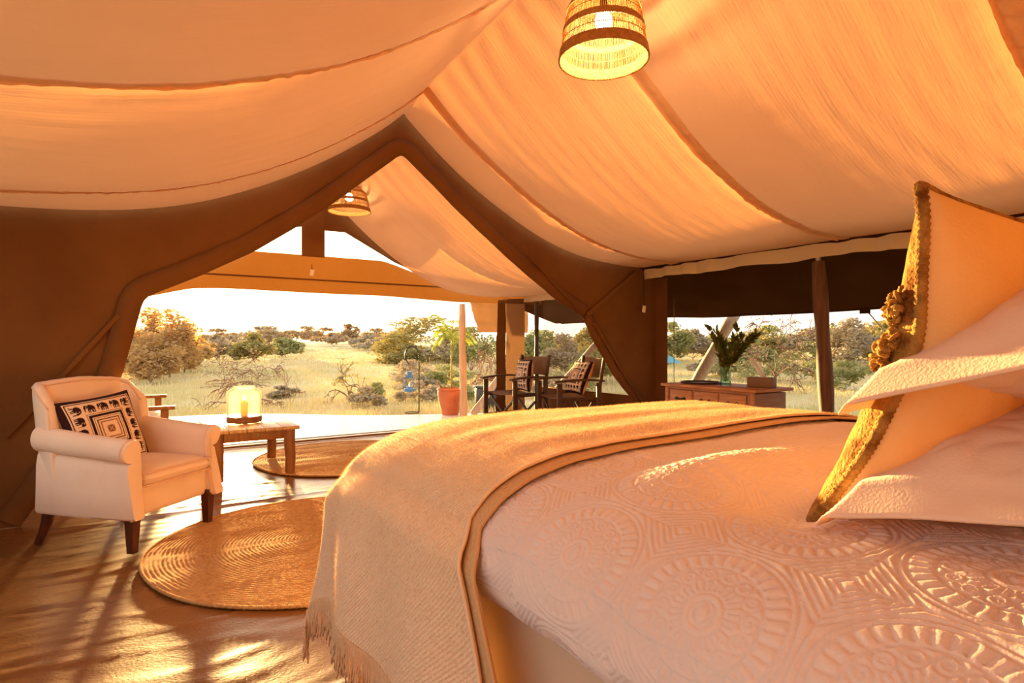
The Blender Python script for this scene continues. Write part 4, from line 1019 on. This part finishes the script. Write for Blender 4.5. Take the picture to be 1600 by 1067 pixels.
# guy rope and tab
t = thing('guy_rope', 'thin guy rope pegged down from the eave outside the right window', 'rope', (7.6, 2.35, -0.17))
bb = MB(); bb.tube([(0, 0, 0), (-1.5, 0.60, 1.60)], 0.006, 6); bb.build('rope', 'rope', t)
bb = MB(); bb.box((-1.52, 0.61, 1.62), (0.012, 0.10, 0.09), 0.003); bb.build('tab', 'fly', t)
bb = MB(); bb.tube([(0.02, 0, -0.10), (-0.03, 0, 0.06)], 0.01, 6); bb.build('peg', 'iron', t)
# toggle cords
def toggle(label, loc, ln):
    t = thing('pull_cord', label, 'cord', loc); bb = MB(); bb.tube([(0, 0, 0), (0, 0, -ln)], 0.004, 6); bb.build('cord', 'iron', t)
    bb = MB(); bb.box((0, 0, -ln - 0.035), (0.045, 0.012, 0.075), 0.004, Matrix.Rotation(radians(10), 3, 'Y')); bb.build('toggle', 'tag', t)
toggle('pale toggle on a cord hanging by the partition near the dresser', (4.72, 4.60, 1.86), 0.34)
toggle('pale toggle hanging from the canvas header over the porch opening', (1.735, YF - 0.03, 2.00), 0.06)
for k, (x, y0) in enumerate(((XW1 + 0.02, 4.40),)):
    b = MB(); b.tube([(x, y0, 0.52), (x, y0, 1.60)], 0.004, 5); o = b.build('screen_cord', 'rope'); tag(o, 'thin cord hanging down the right insect screen', 'cord'); o.location = (0, 0, 0)

# ================================================================== PENDANT LAMPS
def pendant(label, x, y, zb, ztop, energy, hs=0.36):
    t = thing('pendant_lamp', label, 'lamp', (x, y, zb), 0, 'wicker pendant lamps along the ridge')
    Rb, Rt, Hs = 0.213, 0.135, 0.36
    def rad_(z): q_ = z / Hs; return Rb - (Rb - 0.178) * min(1, q_ / 0.62) - max(0, q_ - 0.62) / 0.38 * (0.178 - 0.07) * (max(0, q_ - 0.62) / 0.38) ** 0.5 * 1.0
    def band(z0, z1, nm):
        n_, m_ = 96, max(4, int((z1 - z0) / 0.006)); prof = []
        zz = np.linspace(z0, z1, m_)
        b = MB(); b.lathe([(rad_(z) + 0.004 + 0.0022 * (i % 2), z) for i, z in enumerate(zz)] + [(rad_(z) - 0.002 - 0.0022 * (i % 2), z) for i, z in reversed(list(enumerate(zz)))] + [(rad_(z0) + 0.004, z0)], n_)
        b.build(nm, 'wickerband', t)
    band(0.0, 0.050, 'rim_band'); band(0.128, 0.160, 'middle_band'); band(0.235, 0.262, 'upper_band'); band(0.315, 0.36, 'crown_band')
    for z in (0.088, 0.198, 0.288):
        b = MB(); b.tube([(rad_(z) * cos(a), rad_(z) * sin(a), z) for a in np.linspace(0, 2 * pi, 61)], 0.0026, 5, cap=False); b.build('hoop', 'wicker', t)
    b = MB(); nS = 150; r_ = random.Random(5)
    for k in range(nS):
        a = 2 * pi * k / nS + r_.uniform(-0.008, 0.008); zs = [0.03, 0.10, 0.17, 0.25, 0.32, 0.35]
        b.tube([(rad_(z) * cos(a), rad_(z) * sin(a), z) for z in zs], 0.0021, 4, cap=False)
    o = b.build('canes', 'wicker', t); o['kind'] = 'stuff'
    b = MB(); b.lathe([(0.0, 0.145), (0.022, 0.150), (0.038, 0.168), (0.042, 0.190), (0.034, 0.222), (0.018, 0.25), (0.0, 0.25)], 20); b.build('bulb', 'bulb', t)
    b = MB(); b.lathe([(0.0, 0.25), (0.019, 0.25), (0.019, 0.31), (0.0, 0.312)], 16); b.build('socket', 'iron', t)
    b = MB(); b.tube([(0, 0, 0.31), (0, 0, (ztop - zb) * 0.36 / hs)], 0.004, 6); b.build('cord', 'iron', t)
    t.scale = (1, 1, hs / 0.36)
    li = bpy.data.lights.new('pendant_light', 'POINT'); li.energy = energy; li.color = (1.0, 0.66, 0.30); li.shadow_soft_size = 0.035
    lo = bpy.data.objects.new('pendant_light', li); COL.objects.link(lo); lo.parent = t; lo.location = (0, 0, 0.105)
    return t
pendant('woven wicker pendant lamp with a lit bulb hanging over the bed', RIDGE, 2.137, 2.478, 3.14, 36)
pendant('woven wicker pendant lamp hanging in the porch, partly behind the partition', RIDGE, 6.03, 2.47, 2.86, 9, 0.28)

# ================================================================== TERRACE THINGS
# shepherd hook with blue lantern
t = thing('lantern_hook', 'thin dark iron hook stand on the terrace carrying the blue lantern', 'stand', (3.86, 8.62, 0.0))
b = MB(); ur = Vector((-0.838, 0.546, 0)); pts = [Vector((0, 0, z)) for z in np.linspace(0.01, 0.92, 8)] + [ur * (0.11 - 0.11 * cos(a)) + Vector((0, 0, 0.92 + 0.135 * sin(a))) for a in np.linspace(0.2, pi, 12)] + [ur * 0.215 + Vector((0, 0, 0.86)), ur * 0.17 + Vector((0, 0, 0.79)), ur * 0.145 + Vector((0, 0, 0.765)), ur * 0.165 + Vector((0, 0, 0.755))]
b.tube(pts, 0.0095, 8); b.build('hook', 'iron', t)
b = MB(); b.tube([ur * 0.11 + Vector((0.11 * cos(a), 0.11 * sin(a), 0.008)) for a in np.linspace(0, 2 * pi, 41)], 0.007, 8, cap=False); b.build('base_ring', 'iron', t)
lp = Vector((3.86, 8.62, 0)) + ur * 0.152
t = thing('hurricane_lantern', 'blue metal hurricane lantern hanging from the iron hook', 'lantern', (lp.x, lp.y, 0.345))
b = MB(); b.lathe([(0.0, 0.0), (0.078, 0.0), (0.085, 0.012), (0.083, 0.040), (0.066, 0.052), (0.036, 0.058), (0.036, 0.075), (0.0, 0.076)], 28); b.build('tank', 'blue', t, angle=40)
b = MB(); b.lathe([(0.030, 0.078), (0.046, 0.11), (0.048, 0.14), (0.038, 0.18), (0.032, 0.215)], 24); b.build('globe', 'glass', t)
b = MB(); b.lathe([(0.0, 0.082), (0.006, 0.09), (0.009, 0.105), (0.0, 0.14)], 10); b.build('flame', 'flame', t)
b = MB(); b.lathe([(0.036, 0.215), (0.044, 0.222), (0.044, 0.235), (0.032, 0.245), (0.034, 0.285), (0.042, 0.29), (0.040, 0.312), (0.0, 0.322)], 24); b.build('chimney_cap', 'blue', t, angle=40)
for s in (-1, 1):
    b = MB(); b.tube([(s * 0.060, 0, 0.045), (s * 0.068, 0, 0.10), (s * 0.062, 0, 0.20), (s * 0.040, 0, 0.262)], 0.008, 8); b.build('side_tube', 'blue', t)
b = MB(); b.tube([(0.05 * cos(a), 0, 0.285 + 0.125 * sin(a)) for a in np.linspace(0, pi, 15)], 0.0025, 5); b.build('bail', 'metal', t)
# potted palm
t = thing('potted_palm', 'terracotta pot with a slender young palm on the terrace', 'plant', (4.20, 8.20, 0.0))
b = MB(); b.lathe([(0.0, 0.002), (0.125, 0.002), (0.140, 0.06), (0.185, 0.24), (0.200, 0.34), (0.190, 0.375), (0.196, 0.385), (0.206, 0.390), (0.206, 0.412), (0.182, 0.412), (0.178, 0.36), (0.0, 0.355)], 40); b.build('pot', 'terracotta', t, angle=40)
b = MB(); b.lathe([(0.0, 0.375), (0.12, 0.372), (0.178, 0.36)], 24); b.build('soil', 'soil', t)
b = MB(); b.tube([(0.02, 0, 0.37), (0.02, 0.01, 0.80), (0.03, 0.0, 1.22)], [0.017, 0.013, 0.009], 8); b.build('stem', 'stem', t)
b = MB(); b.tube([(-0.10, 0.04, 0.36), (-0.19, 0.06, 0.52)], [0.012, 0.01], 6); b.build('stub', 'bark', t)
rr = random.Random(4)
for k in range(9):
    a = [2.3, 3.0, 3.6, 1.6, 0.4, 5.2, 4.4, -0.4, 2.7][k]; ln = rr.uniform(0.45, 0.62); rise = [0.40, 0.25, 0.40, 0.65, 0.6, 0.5, 0.6, 0.4, 0.75][k]
    z0 = 1.20 - 0.03 * k * (k < 6)
    pts = [Vector((0.03 + cos(a) * ln * 0.6 * q_, sin(a) * ln * 0.6 * q_, z0 + rise * q_ - 0.75 * ln * q_ ** 2.4)) for q_ in np.linspace(0, 1, 12)]
    b = MB(); b.tube(pts, [0.006 - 0.0004 * i for i in range(12)], 5)
    for i in range(2, 12):
        d = (pts[i] - pts[i - 1]).normalized(); sx = d.cross(Vector((0, 0, 1))).normalized()
        for s in (-1, 1):
            for h in (0.0, 0.5):
                leaf(b, pts[i - 1].lerp(pts[i], h), d * 0.7 + sx * s * 0.9 - Vector((0, 0, 0.35)), rr.uniform(0.14, 0.24) * (1 - 0.04 * i), 0.0105)
    b.build('frond', 'palm', t, smooth=False)
# crate and blue bag beyond
t = thing('plastic_crate', 'dark grey plastic crate standing in the grass behind the porch pole', 'crate', (5.75, 9.6, -0.17))
b = MB(); b.box((0, 0, 0.22), (0.46, 0.36, 0.44), 0.03); b.build('tub', 'crate', t); b = MB(); b.box((0, 0, 0.455), (0.50, 0.40, 0.04), 0.012); b.build('lid', 'crate', t)
b = MB(); b.tube([(-0.14, 0, 0), (-0.08, 0.02, 0.03), (0.08, -0.01, 0.04), (0.15, 0, 0.01)], [0.06, 0.12, 0.13, 0.07], 12)
o = b.build('blue_bag', 'blue'); o.location = (6.05, 9.2, -0.09); tag(o, 'small blue bag lying in the grass beside the dark crate', 'bag')
# blue tarpaulin shelter far to the right
U, V = np.meshgrid(np.linspace(-1, 1, 12), np.linspace(-1, 1, 12), indexing='ij')
o = grid('tarpaulin', np.stack([1.5 * U, 1.3 * V, 0.75 - 0.55 * np.abs(V) + 0.03 * wob(U, V, 7, 0.5)], -1), 'tarp'); o.location = (23.2, 22.6, -0.05 + 0.0); o.location.z = float(tz(np.array(23.2), np.array(22.6))) - 0.1
tag(o, 'pale blue tarpaulin shelter far off among the trees', 'tarpaulin')

# ================================================================== VEGETATION
def gz(x, y): return float(tz(np.array(float(x)), np.array(float(y))))

def leaf_mesh(C_, N_, sz, r, flat=0.5):
    """N_ small rhombic leaves around the given cluster centres (x, y, z, rx, rz)"""
    C_ = np.array(C_); k = r.integers(0, len(C_), N_)
    d = r.normal(size=(N_, 3)); d /= np.linalg.norm(d, axis=1)[:, None]; rr_ = r.random(N_) ** 0.45
    p = C_[k, :3] + d * rr_[:, None] * np.stack([C_[k, 3], C_[k, 3], C_[k, 4]], 1)
    a = r.normal(size=(N_, 3)); a[:, 2] *= flat; a /= np.linalg.norm(a, axis=1)[:, None]
    b_ = np.cross(a, r.normal(size=(N_, 3))); b_ /= np.linalg.norm(b_, axis=1)[:, None]
    s = (sz * r.uniform(0.6, 1.4, N_))[:, None]
    V = np.stack([p - a * s, p + b_ * s * 0.42, p + a * s, p - b_ * s * 0.42], 1).reshape(-1, 3)
    return V, np.arange(N_ * 4).reshape(-1, 4)

def branches(h, spread, r, levels=3, n0=5, trunk=0.25, flat=False, thick=0.03, up=0.5):
    """recursive limbs; returns list of (path, radii) and the tips"""
    out_, tips = [], []
    def grow(p, d, ln, rad_, lev):
        pts = [p]; q = Vector(p); dd = Vector(d)
        for i in range(4):
            dd = (dd + Vector(r.normal(size=3)) * 0.22 + (Vector((0, 0, -0.10)) if flat and lev < levels else Vector((0, 0, 0.04)))).normalized(); q = q + dd * ln / 4; pts.append(q.copy())
        out_.append((pts, [rad_ * (1 - 0.17 * i) for i in range(5)]))
        if lev == 0: tips.append(pts[-1]); return
        m_ = 3 if lev > 1 else 4
        for _ in range(m_):
            b0 = pts[int(r.integers(2, 5))]; az = r.uniform(0, 2 * pi)
            nd = (dd + Vector((cos(az), sin(az), r.uniform(-0.1, 0.5) * up)) * r.uniform(0.6, 1.0)).normalized()
            grow(b0, nd, ln * r.uniform(0.55, 0.85), rad_ * 0.5, lev - 1)
    for k in range(n0):
        az = 2 * pi * (k + r.uniform(-0.3, 0.3)) / n0
        grow(Vector((0, 0, trunk * h * r.uniform(0.6, 1.0))), Vector((cos(az) * spread / h, sin(az) * spread / h, up)).normalized(), h * 0.55, thick * 0.6, levels - 1)
    out_.append(([Vector((0, 0, -0.1)), Vector((0.01, 0, trunk * h * 0.5)), Vector((0, 0, trunk * h))], [thick * 1.2, thick, thick * 0.8]))
    return out_, tips

def plant(kind, x, y, h, w_, label, seed, group=None, name=None):
    r = np.random.default_rng(seed); z = gz(x, y) - 0.03
    dist = math.hypot(x, y)
    nm = name or {'bush': 'bush', 'far': 'distant_tree', 'thorn': 'thorn_bush', 'dry': 'dead_branch', 'acacia': 'acacia_tree', 'acaciabig': 'acacia_tree', 'scrub': 'low_scrub', 'thorntree': 'acacia_tree'}[kind]
    t = thing(nm, label, {'bush': 'bush', 'far': 'tree', 'thorn': 'bush', 'dry': 'branch', 'acacia': 'tree', 'acaciabig': 'tree', 'scrub': 'bush', 'thorntree': 'tree'}[kind], (x, y, z), r.uniform(0, 6.28), group)
    hw = w_ / 2
    lod = max(0.020, dist * 0.0022)
    if kind in ('bush', 'far', 'scrub'):
        n = 16 if kind == 'bush' else 9
        C_ = []
        for k in range(n):
            a = r.uniform(0, 2 * pi); q = math.sqrt(r.random()) * 0.8
            zc = h * (0.28 + 0.52 * r.random() * (1 - 0.5 * q))
            C_.append((hw * q * cos(a), hw * q * sin(a), zc, hw * r.uniform(0.28, 0.42), h * r.uniform(0.14, 0.22)))
        C_.append((0, 0, h * 0.84, hw * 0.35, h * 0.14))
        N_ = {'bush': 3400, 'far': 900, 'scrub': 1500}[kind]
        V, F_ = leaf_mesh(C_, N_, lod * 1.5, r)
        V[:, 2] = np.clip(V[:, 2], 0.02, h)
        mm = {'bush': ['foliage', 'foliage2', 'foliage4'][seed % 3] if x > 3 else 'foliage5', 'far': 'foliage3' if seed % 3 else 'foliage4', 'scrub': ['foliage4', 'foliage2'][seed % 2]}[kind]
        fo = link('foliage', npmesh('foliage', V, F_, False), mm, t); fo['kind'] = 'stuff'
        bb = MB(); br, _ = branches(h * 0.8, hw * 0.8, r, 2, 4, 0.12, thick=0.012 * h + 0.006)
        for p_, ra in br: bb.tube(p_, ra, 4, cap=False)
        bb.build('trunk', 'greywood', t)
    elif kind in ('acacia', 'acaciabig', 'thorntree'):
        big = kind != 'acacia'
        bb = MB(); br, tips = branches(h, hw * 1.1, r, 4 if big else 3, 5, 0.16 if kind != 'thorntree' else 0.3, True, 0.020 * h + 0.006, up=0.75)
        for p_, ra in br: bb.tube(p_, [max(q, 0.0035 + dist * (0.00055 if kind == 'thorntree' else 0.00022)) for q in ra], 4, cap=False)
        pts = np.array(bb.v); sc = h / max(pts[:, 2].max(), 1e-3); sxy = hw / max(np.abs(pts[:, :2]).max(), 1e-3)
        bb.v = [(a * sxy, c * sxy, d * sc) for a, c, d in bb.v]
        bb.build('trunk', 'bark', t)
        tp = [(q.x * sxy, q.y * sxy, min(q.z * sc, h), hw * (0.20 if kind == 'acaciabig' else 0.16), h * (0.075 if kind == 'acaciabig' else 0.03)) for q in tips]
        if kind == 'acaciabig':
            for k in range(40):
                a = r.uniform(0, 2 * pi); q = math.sqrt(r.random())
                tp.append((hw * 0.9 * q * cos(a), hw * 0.9 * q * sin(a), h * (0.95 - 0.30 * q * q - r.uniform(0, 0.30)), hw * 0.22, h * 0.08))
        V, F_ = leaf_mesh(tp, {'acacia': 1300, 'acaciabig': 9000, 'thorntree': 700}[kind], lod * (1.4 if kind == 'acaciabig' else 0.9), r, 0.25)
        V[:, 2] = np.clip(V[:, 2], 0.05, h)
        fo = link('foliage', npmesh('foliage', V, F_, False), 'foliage' if kind != 'thorntree' else 'foliage4', t); fo['kind'] = 'stuff'
    else:
        bb = MB(); br, tips = branches(h, hw * 1.2, r, 4 if kind == 'thorn' else 3, 8 if kind == 'thorn' else 2, 0.06, True, 0.014 * h + 0.006, up=0.35 if kind == 'thorn' else 0.9)
        for p_, ra in br: bb.tube(p_, [max(q, 0.003 + dist * 0.00018) for q in ra], 4, cap=False)
        pts = np.array(bb.v); sc = h / max(pts[:, 2].max(), 1e-3); sxy = hw / max(np.abs(pts[:, :2]).max(), 1e-3)
        bb.v = [(a * sxy, c * sxy, d * sc) for a, c, d in bb.v]
        bb.build('branches', 'drywood', t)
        if kind == 'thorn':
            tp = [(q.x * sxy, q.y * sxy, min(q.z * sc, h), hw * 0.12, h * 0.04) for q in tips]
            V, F_ = leaf_mesh(tp, 900, lod * 0.8, r, 0.25); V[:, 2] = np.clip(V[:, 2], 0.02, h)
            fo = link('foliage', npmesh('foliage', V, F_, False), 'foliage4', t); fo['kind'] = 'stuff'
    return t

G_FAR = 'hazy trees along the distant ridge'; L_FAR = 'small hazy tree on the distant ridge line'
G_LB = 'bushes at the left edge of the meadow'; L_LB = 'olive bush in the dense thicket at the left edge of the meadow'
G_SB = 'bushes seen through the porch screen'; L_SB = 'olive bush seen through the porch insect screen'
G_RB = 'bushes beyond the right window'; L_RB = 'grey green bush in the background beyond the right window screen'
PL = [
    ('bush', 0.75, 28.2, 2.75, 2.4, L_LB, G_LB), ('bush', 1.25, 24.6, 2.60, 2.3, L_LB, G_LB), ('bush', 2.3, 31.6, 2.05, 2.5, L_LB, G_LB), ('bush', 0.6, 21.6, 1.7, 2.0, L_LB, G_LB),
    ('bush', -0.3, 24.2, 1.9, 2.0, L_LB, G_LB), ('bush', -1.0, 27.5, 2.3, 2.2, L_LB, G_LB), ('bush', 1.9, 27.2, 1.75, 2.1, L_LB, G_LB), ('bush', -1.6, 23.0, 1.9, 2.3, L_LB, G_LB),
    ('bush', 6.1, 36.7, 1.75, 2.6, 'rounded bush standing alone in the meadow under the sun', None), ('bush', 9.2, 44.2, 1.45, 3.2, 'dark rounded bush at the left end of the pale meadow slope', None),
    ('bush', 4.6, 40.5, 1.6, 3.0, 'broad bush between the left thicket and the rounded bush', None),
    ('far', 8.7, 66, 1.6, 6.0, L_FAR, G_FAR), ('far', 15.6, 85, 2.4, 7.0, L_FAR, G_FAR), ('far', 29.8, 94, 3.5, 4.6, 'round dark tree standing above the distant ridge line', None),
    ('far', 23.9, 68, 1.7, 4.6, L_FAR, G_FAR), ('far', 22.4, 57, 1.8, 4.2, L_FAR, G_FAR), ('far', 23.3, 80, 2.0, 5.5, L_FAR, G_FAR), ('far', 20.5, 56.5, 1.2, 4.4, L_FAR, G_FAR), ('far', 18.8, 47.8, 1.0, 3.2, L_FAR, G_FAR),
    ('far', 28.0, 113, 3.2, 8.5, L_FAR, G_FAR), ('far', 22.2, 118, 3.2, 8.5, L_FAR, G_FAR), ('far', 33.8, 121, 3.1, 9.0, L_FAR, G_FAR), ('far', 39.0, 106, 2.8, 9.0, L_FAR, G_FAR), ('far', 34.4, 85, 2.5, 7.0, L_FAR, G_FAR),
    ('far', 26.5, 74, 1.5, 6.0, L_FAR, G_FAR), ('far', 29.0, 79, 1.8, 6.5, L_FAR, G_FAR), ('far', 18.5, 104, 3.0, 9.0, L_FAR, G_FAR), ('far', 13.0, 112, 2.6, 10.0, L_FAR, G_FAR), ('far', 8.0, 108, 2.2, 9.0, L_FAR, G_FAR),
    ('thorn', 1.95, 12.6, 1.00, 1.9, 'wide leafless thorn bush behind the candle lantern', None), ('thorn', 2.35, 18.8, 1.40, 3.0, 'pale leafless thorn bush below the setting sun', None), ('thorn', 3.7, 21.5, 1.55, 2.6, 'leafless thorn bush to the right of the sun', None),
    ('dry', 2.75, 12.4, 0.90, 0.75, 'bare dead branch sticking up from the meadow grass', None),
    ('acacia', 4.0, 12.6, 1.02, 1.6, 'small flat-topped acacia standing alone in the meadow', None), ('scrub', 3.95, 11.4, 0.50, 0.95, 'low grey scrub at the foot of the small acacia', None),
    ('scrub', 4.5, 12.2, 0.50, 1.0, 'low scrub just right of the small acacia', None), ('scrub', 3.05, 14.8, 0.34, 0.95, 'small green tuft of scrub right of the candle lantern', None),
    ('acaciabig', 14.5, 31.1, 2.60, 6.2, 'large spreading umbrella acacia behind the hook stand', None), ('bush', 15.6, 38.0, 1.65, 3.2, 'bush behind the large umbrella acacia', None),
    ('bush', 11.7, 21.0, 2.05, 2.4, 'tall olive bush behind the potted palm', None), ('bush', 13.7, 26.9, 1.7, 2.6, 'bush between the umbrella acacia and the palm', None), ('bush', 12.3, 29.0, 1.2, 2.4, 'dark low bush at the foot of the umbrella acacia', None),
    ('scrub', 7.2, 16.8, 0.85, 2.0, 'pale flat scrub in the middle of the meadow behind the lantern hook', None), ('scrub', 7.7, 15.4, 0.75, 1.7, 'green scrub left of the potted palm', None), ('scrub', 5.2, 11.7, 0.55, 1.0, 'scrub in the grass beside the hanging lantern', None), ('scrub', 6.1, 11.6, 0.55, 1.2, 'scrub in the grass left of the terracotta pot', None),
    ('scrub', 6.4, 14.6, 0.60, 1.5, 'grey scrub between the hook stand and the pot', None),
    ('thorn', 9.2, 15.2, 1.75, 1.9, 'bare thorn bush right of the porch pole', None),
    ('bush', 15.1, 21.2, 1.9, 2.3, L_SB, G_SB), ('bush', 13.6, 17.4, 1.75, 2.0, L_SB, G_SB), ('bush', 18.4, 21.5, 2.05, 2.5, L_SB, G_SB), ('bush', 12.6, 14.6, 1.35, 2.0, L_SB, G_SB),
    ('scrub', 8.3, 11.3, 0.8, 1.3, 'scrub in the grass close behind the first director chair', None), ('scrub', 9.6, 11.6, 0.85, 1.5, 'scrub in the grass close behind the second director chair', None),
    ('bush', 26.3, 23.4, 2.45, 2.8, 'tall bush at the left edge of the right window', None), ('bush', 28.9, 24.1, 2.05, 2.6, L_RB, G_RB),
    ('thorntree', 15.2, 9.8, 2.45, 3.0, 'bare flat-topped acacia beyond the vase in the right window', None),
    ('scrub', 17.7, 12.4, 1.1, 2.4, 'grey scrub behind the bare acacia', None), ('scrub', 18.4, 14.3, 0.75, 2.3, 'low scrub left of the bare acacia', None), ('scrub', 18.0, 11.0, 1.1, 2.3, 'grey scrub right of the bare acacia', None),
    ('dry', 9.8, 7.9, 0.62, 0.7, 'small dead branch outside the window left of the vase', None),
    ('bush', 24.7, 12.6, 2.35, 2.5, L_RB, G_RB), ('bush', 30.2, 13.7, 2.3, 3.0, L_RB, G_RB), ('bush', 27.0, 14.6, 1.95, 2.5, L_RB, G_RB), ('bush', 31.0, 18.0, 1.95, 2.8, L_RB, G_RB), ('bush', 33.9, 23.3, 1.75, 4.0, L_RB, G_RB),
    ('bush', 35.2, 27.2, 1.75, 4.0, L_RB, G_RB), ('bush', 24.8, 10.1, 2.05, 2.3, L_RB, G_RB), ('bush', 21.8, 21.7, 2.0, 2.9, L_RB, G_RB), ('bush', 22.5, 15.8, 1.5, 2.6, L_RB, G_RB),
    ('bush', 33.0, 15.5, 2.3, 4.2, L_RB, G_RB), ('bush', 36.0, 19.8, 2.3, 4.5, L_RB, G_RB), ('bush', 33.5, 12.0, 2.4, 4.0, L_RB, G_RB), ('bush', 38.0, 17.0, 2.5, 4.5, L_RB, G_RB), ('bush', 30.0, 20.5, 2.0, 3.6, L_RB, G_RB), ('bush', 36.5, 24.0, 2.3, 4.5, L_RB, G_RB),
    ('bush', 27.0, 28.0, 2.0, 4.2, L_SB, G_SB), ('bush', 23.5, 27.5, 1.9, 4.0, L_SB, G_SB), ('bush', 25.0, 34.0, 2.0, 4.5, L_SB, G_SB),
    ('scrub', 16.4, 8.5, 0.9, 1.7, 'scrub in the grass right of the tent pole', None), ('bush', 29.0, 9.6, 1.9, 2.6, L_RB, G_RB),
]
ORD = 'first second third fourth fifth sixth seventh eighth ninth tenth eleventh twelfth thirteenth fourteenth fifteenth sixteenth seventeenth eighteenth'.split()
for g0, txt in ((G_LB, 'olive bush in the thicket left of the meadow, %s from the left'), (G_SB, 'olive bush behind the porch insect screen, %s from the left'), (G_RB, 'background bush beyond the right window screen, %s from the left')):
    idx = sorted([i for i, p in enumerate(PL) if p[6] == g0], key=lambda i: math.atan2(PL[i][1], PL[i][2]))
    for n_, i in enumerate(idx): PL[i] = PL[i][:5] + (txt % ORD[n_], g0)
for i, (k, x, y, h, w_, lb, g_) in enumerate(PL):
    plant(k, x, y, h, w_, lb, 700 + i, g_)

# grass -----------------------------------------------------------------
def grass_patch(name, n, dmin, dmax, a0, a1, hmin, hmax, seed, label, m='grass', cx=0.0, cy=0.0, keep=None):
    r = np.random.default_rng(seed)
    d = dmin * (dmax / dmin) ** r.random(n); a = np.radians(r.uniform(a0, a1, n))
    x = cx + d * np.sin(a); y = cy + d * np.cos(a)
    k = (y > 8.6 + 0.0 * x) | (x > 5.4) | (x < -3.5)
    k &= ~((x < 5.3) & (y < np.interp(x, [-3.3, -1.2, 0.4, 2.2, 2.95, 4.15, 5.2], [11.2, 10.9, 10.4, 9.75, 9.0, 8.45, 8.05])) & (x > -3.4))
    x, y, d = x[k], y[k], d[k]; n = len(x)
    patch = np.clip(0.55 + 0.7 * wob(x, y, 901, 5.0), 0.12, 1.2)
    z = tz(x, y) - 0.01; h = r.uniform(hmin, hmax, n) * patch; wd = 0.004 + d * 0.00032
    az = r.uniform(0, 2 * pi, n); ln = r.uniform(0.1, 0.6, n) * h; la = r.uniform(0, 2 * pi, n)
    bx, by = np.cos(az) * wd, np.sin(az) * wd
    V = np.zeros((n, 5, 3)); mx, my = np.cos(la) * ln, np.sin(la) * ln
    V[:, 0] = np.stack([x - bx, y - by, z], 1); V[:, 1] = np.stack([x + bx, y + by, z], 1)
    V[:, 2] = np.stack([x + bx * 0.7 + mx * 0.35, y + by * 0.7 + my * 0.35, z + h * 0.6], 1); V[:, 3] = np.stack([x - bx * 0.7 + mx * 0.35, y - by * 0.7 + my * 0.35, z + h * 0.6], 1)
    V[:, 4] = np.stack([x + mx, y + my, z + h], 1)
    i0 = np.arange(n)[:, None] * 5
    F_ = np.vstack([i0 + np.array([[0, 1, 2]]), i0 + np.array([[0, 2, 3]]), i0 + np.array([[3, 2, 4]])])
    o = link(name, npmesh(name, V.reshape(-1, 3), F_, False), m); tag(o, label, 'grass', kind='stuff')
    return o
grass_patch('meadow_grass', 90000, 8.0, 70, -12, 50, 0.14, 0.34, 31, 'dry pale meadow grass beyond the terrace')
grass_patch('window_grass', 40000, 6.2, 60, 50, 86, 0.12, 0.30, 32, 'short grass beyond the right window screen')
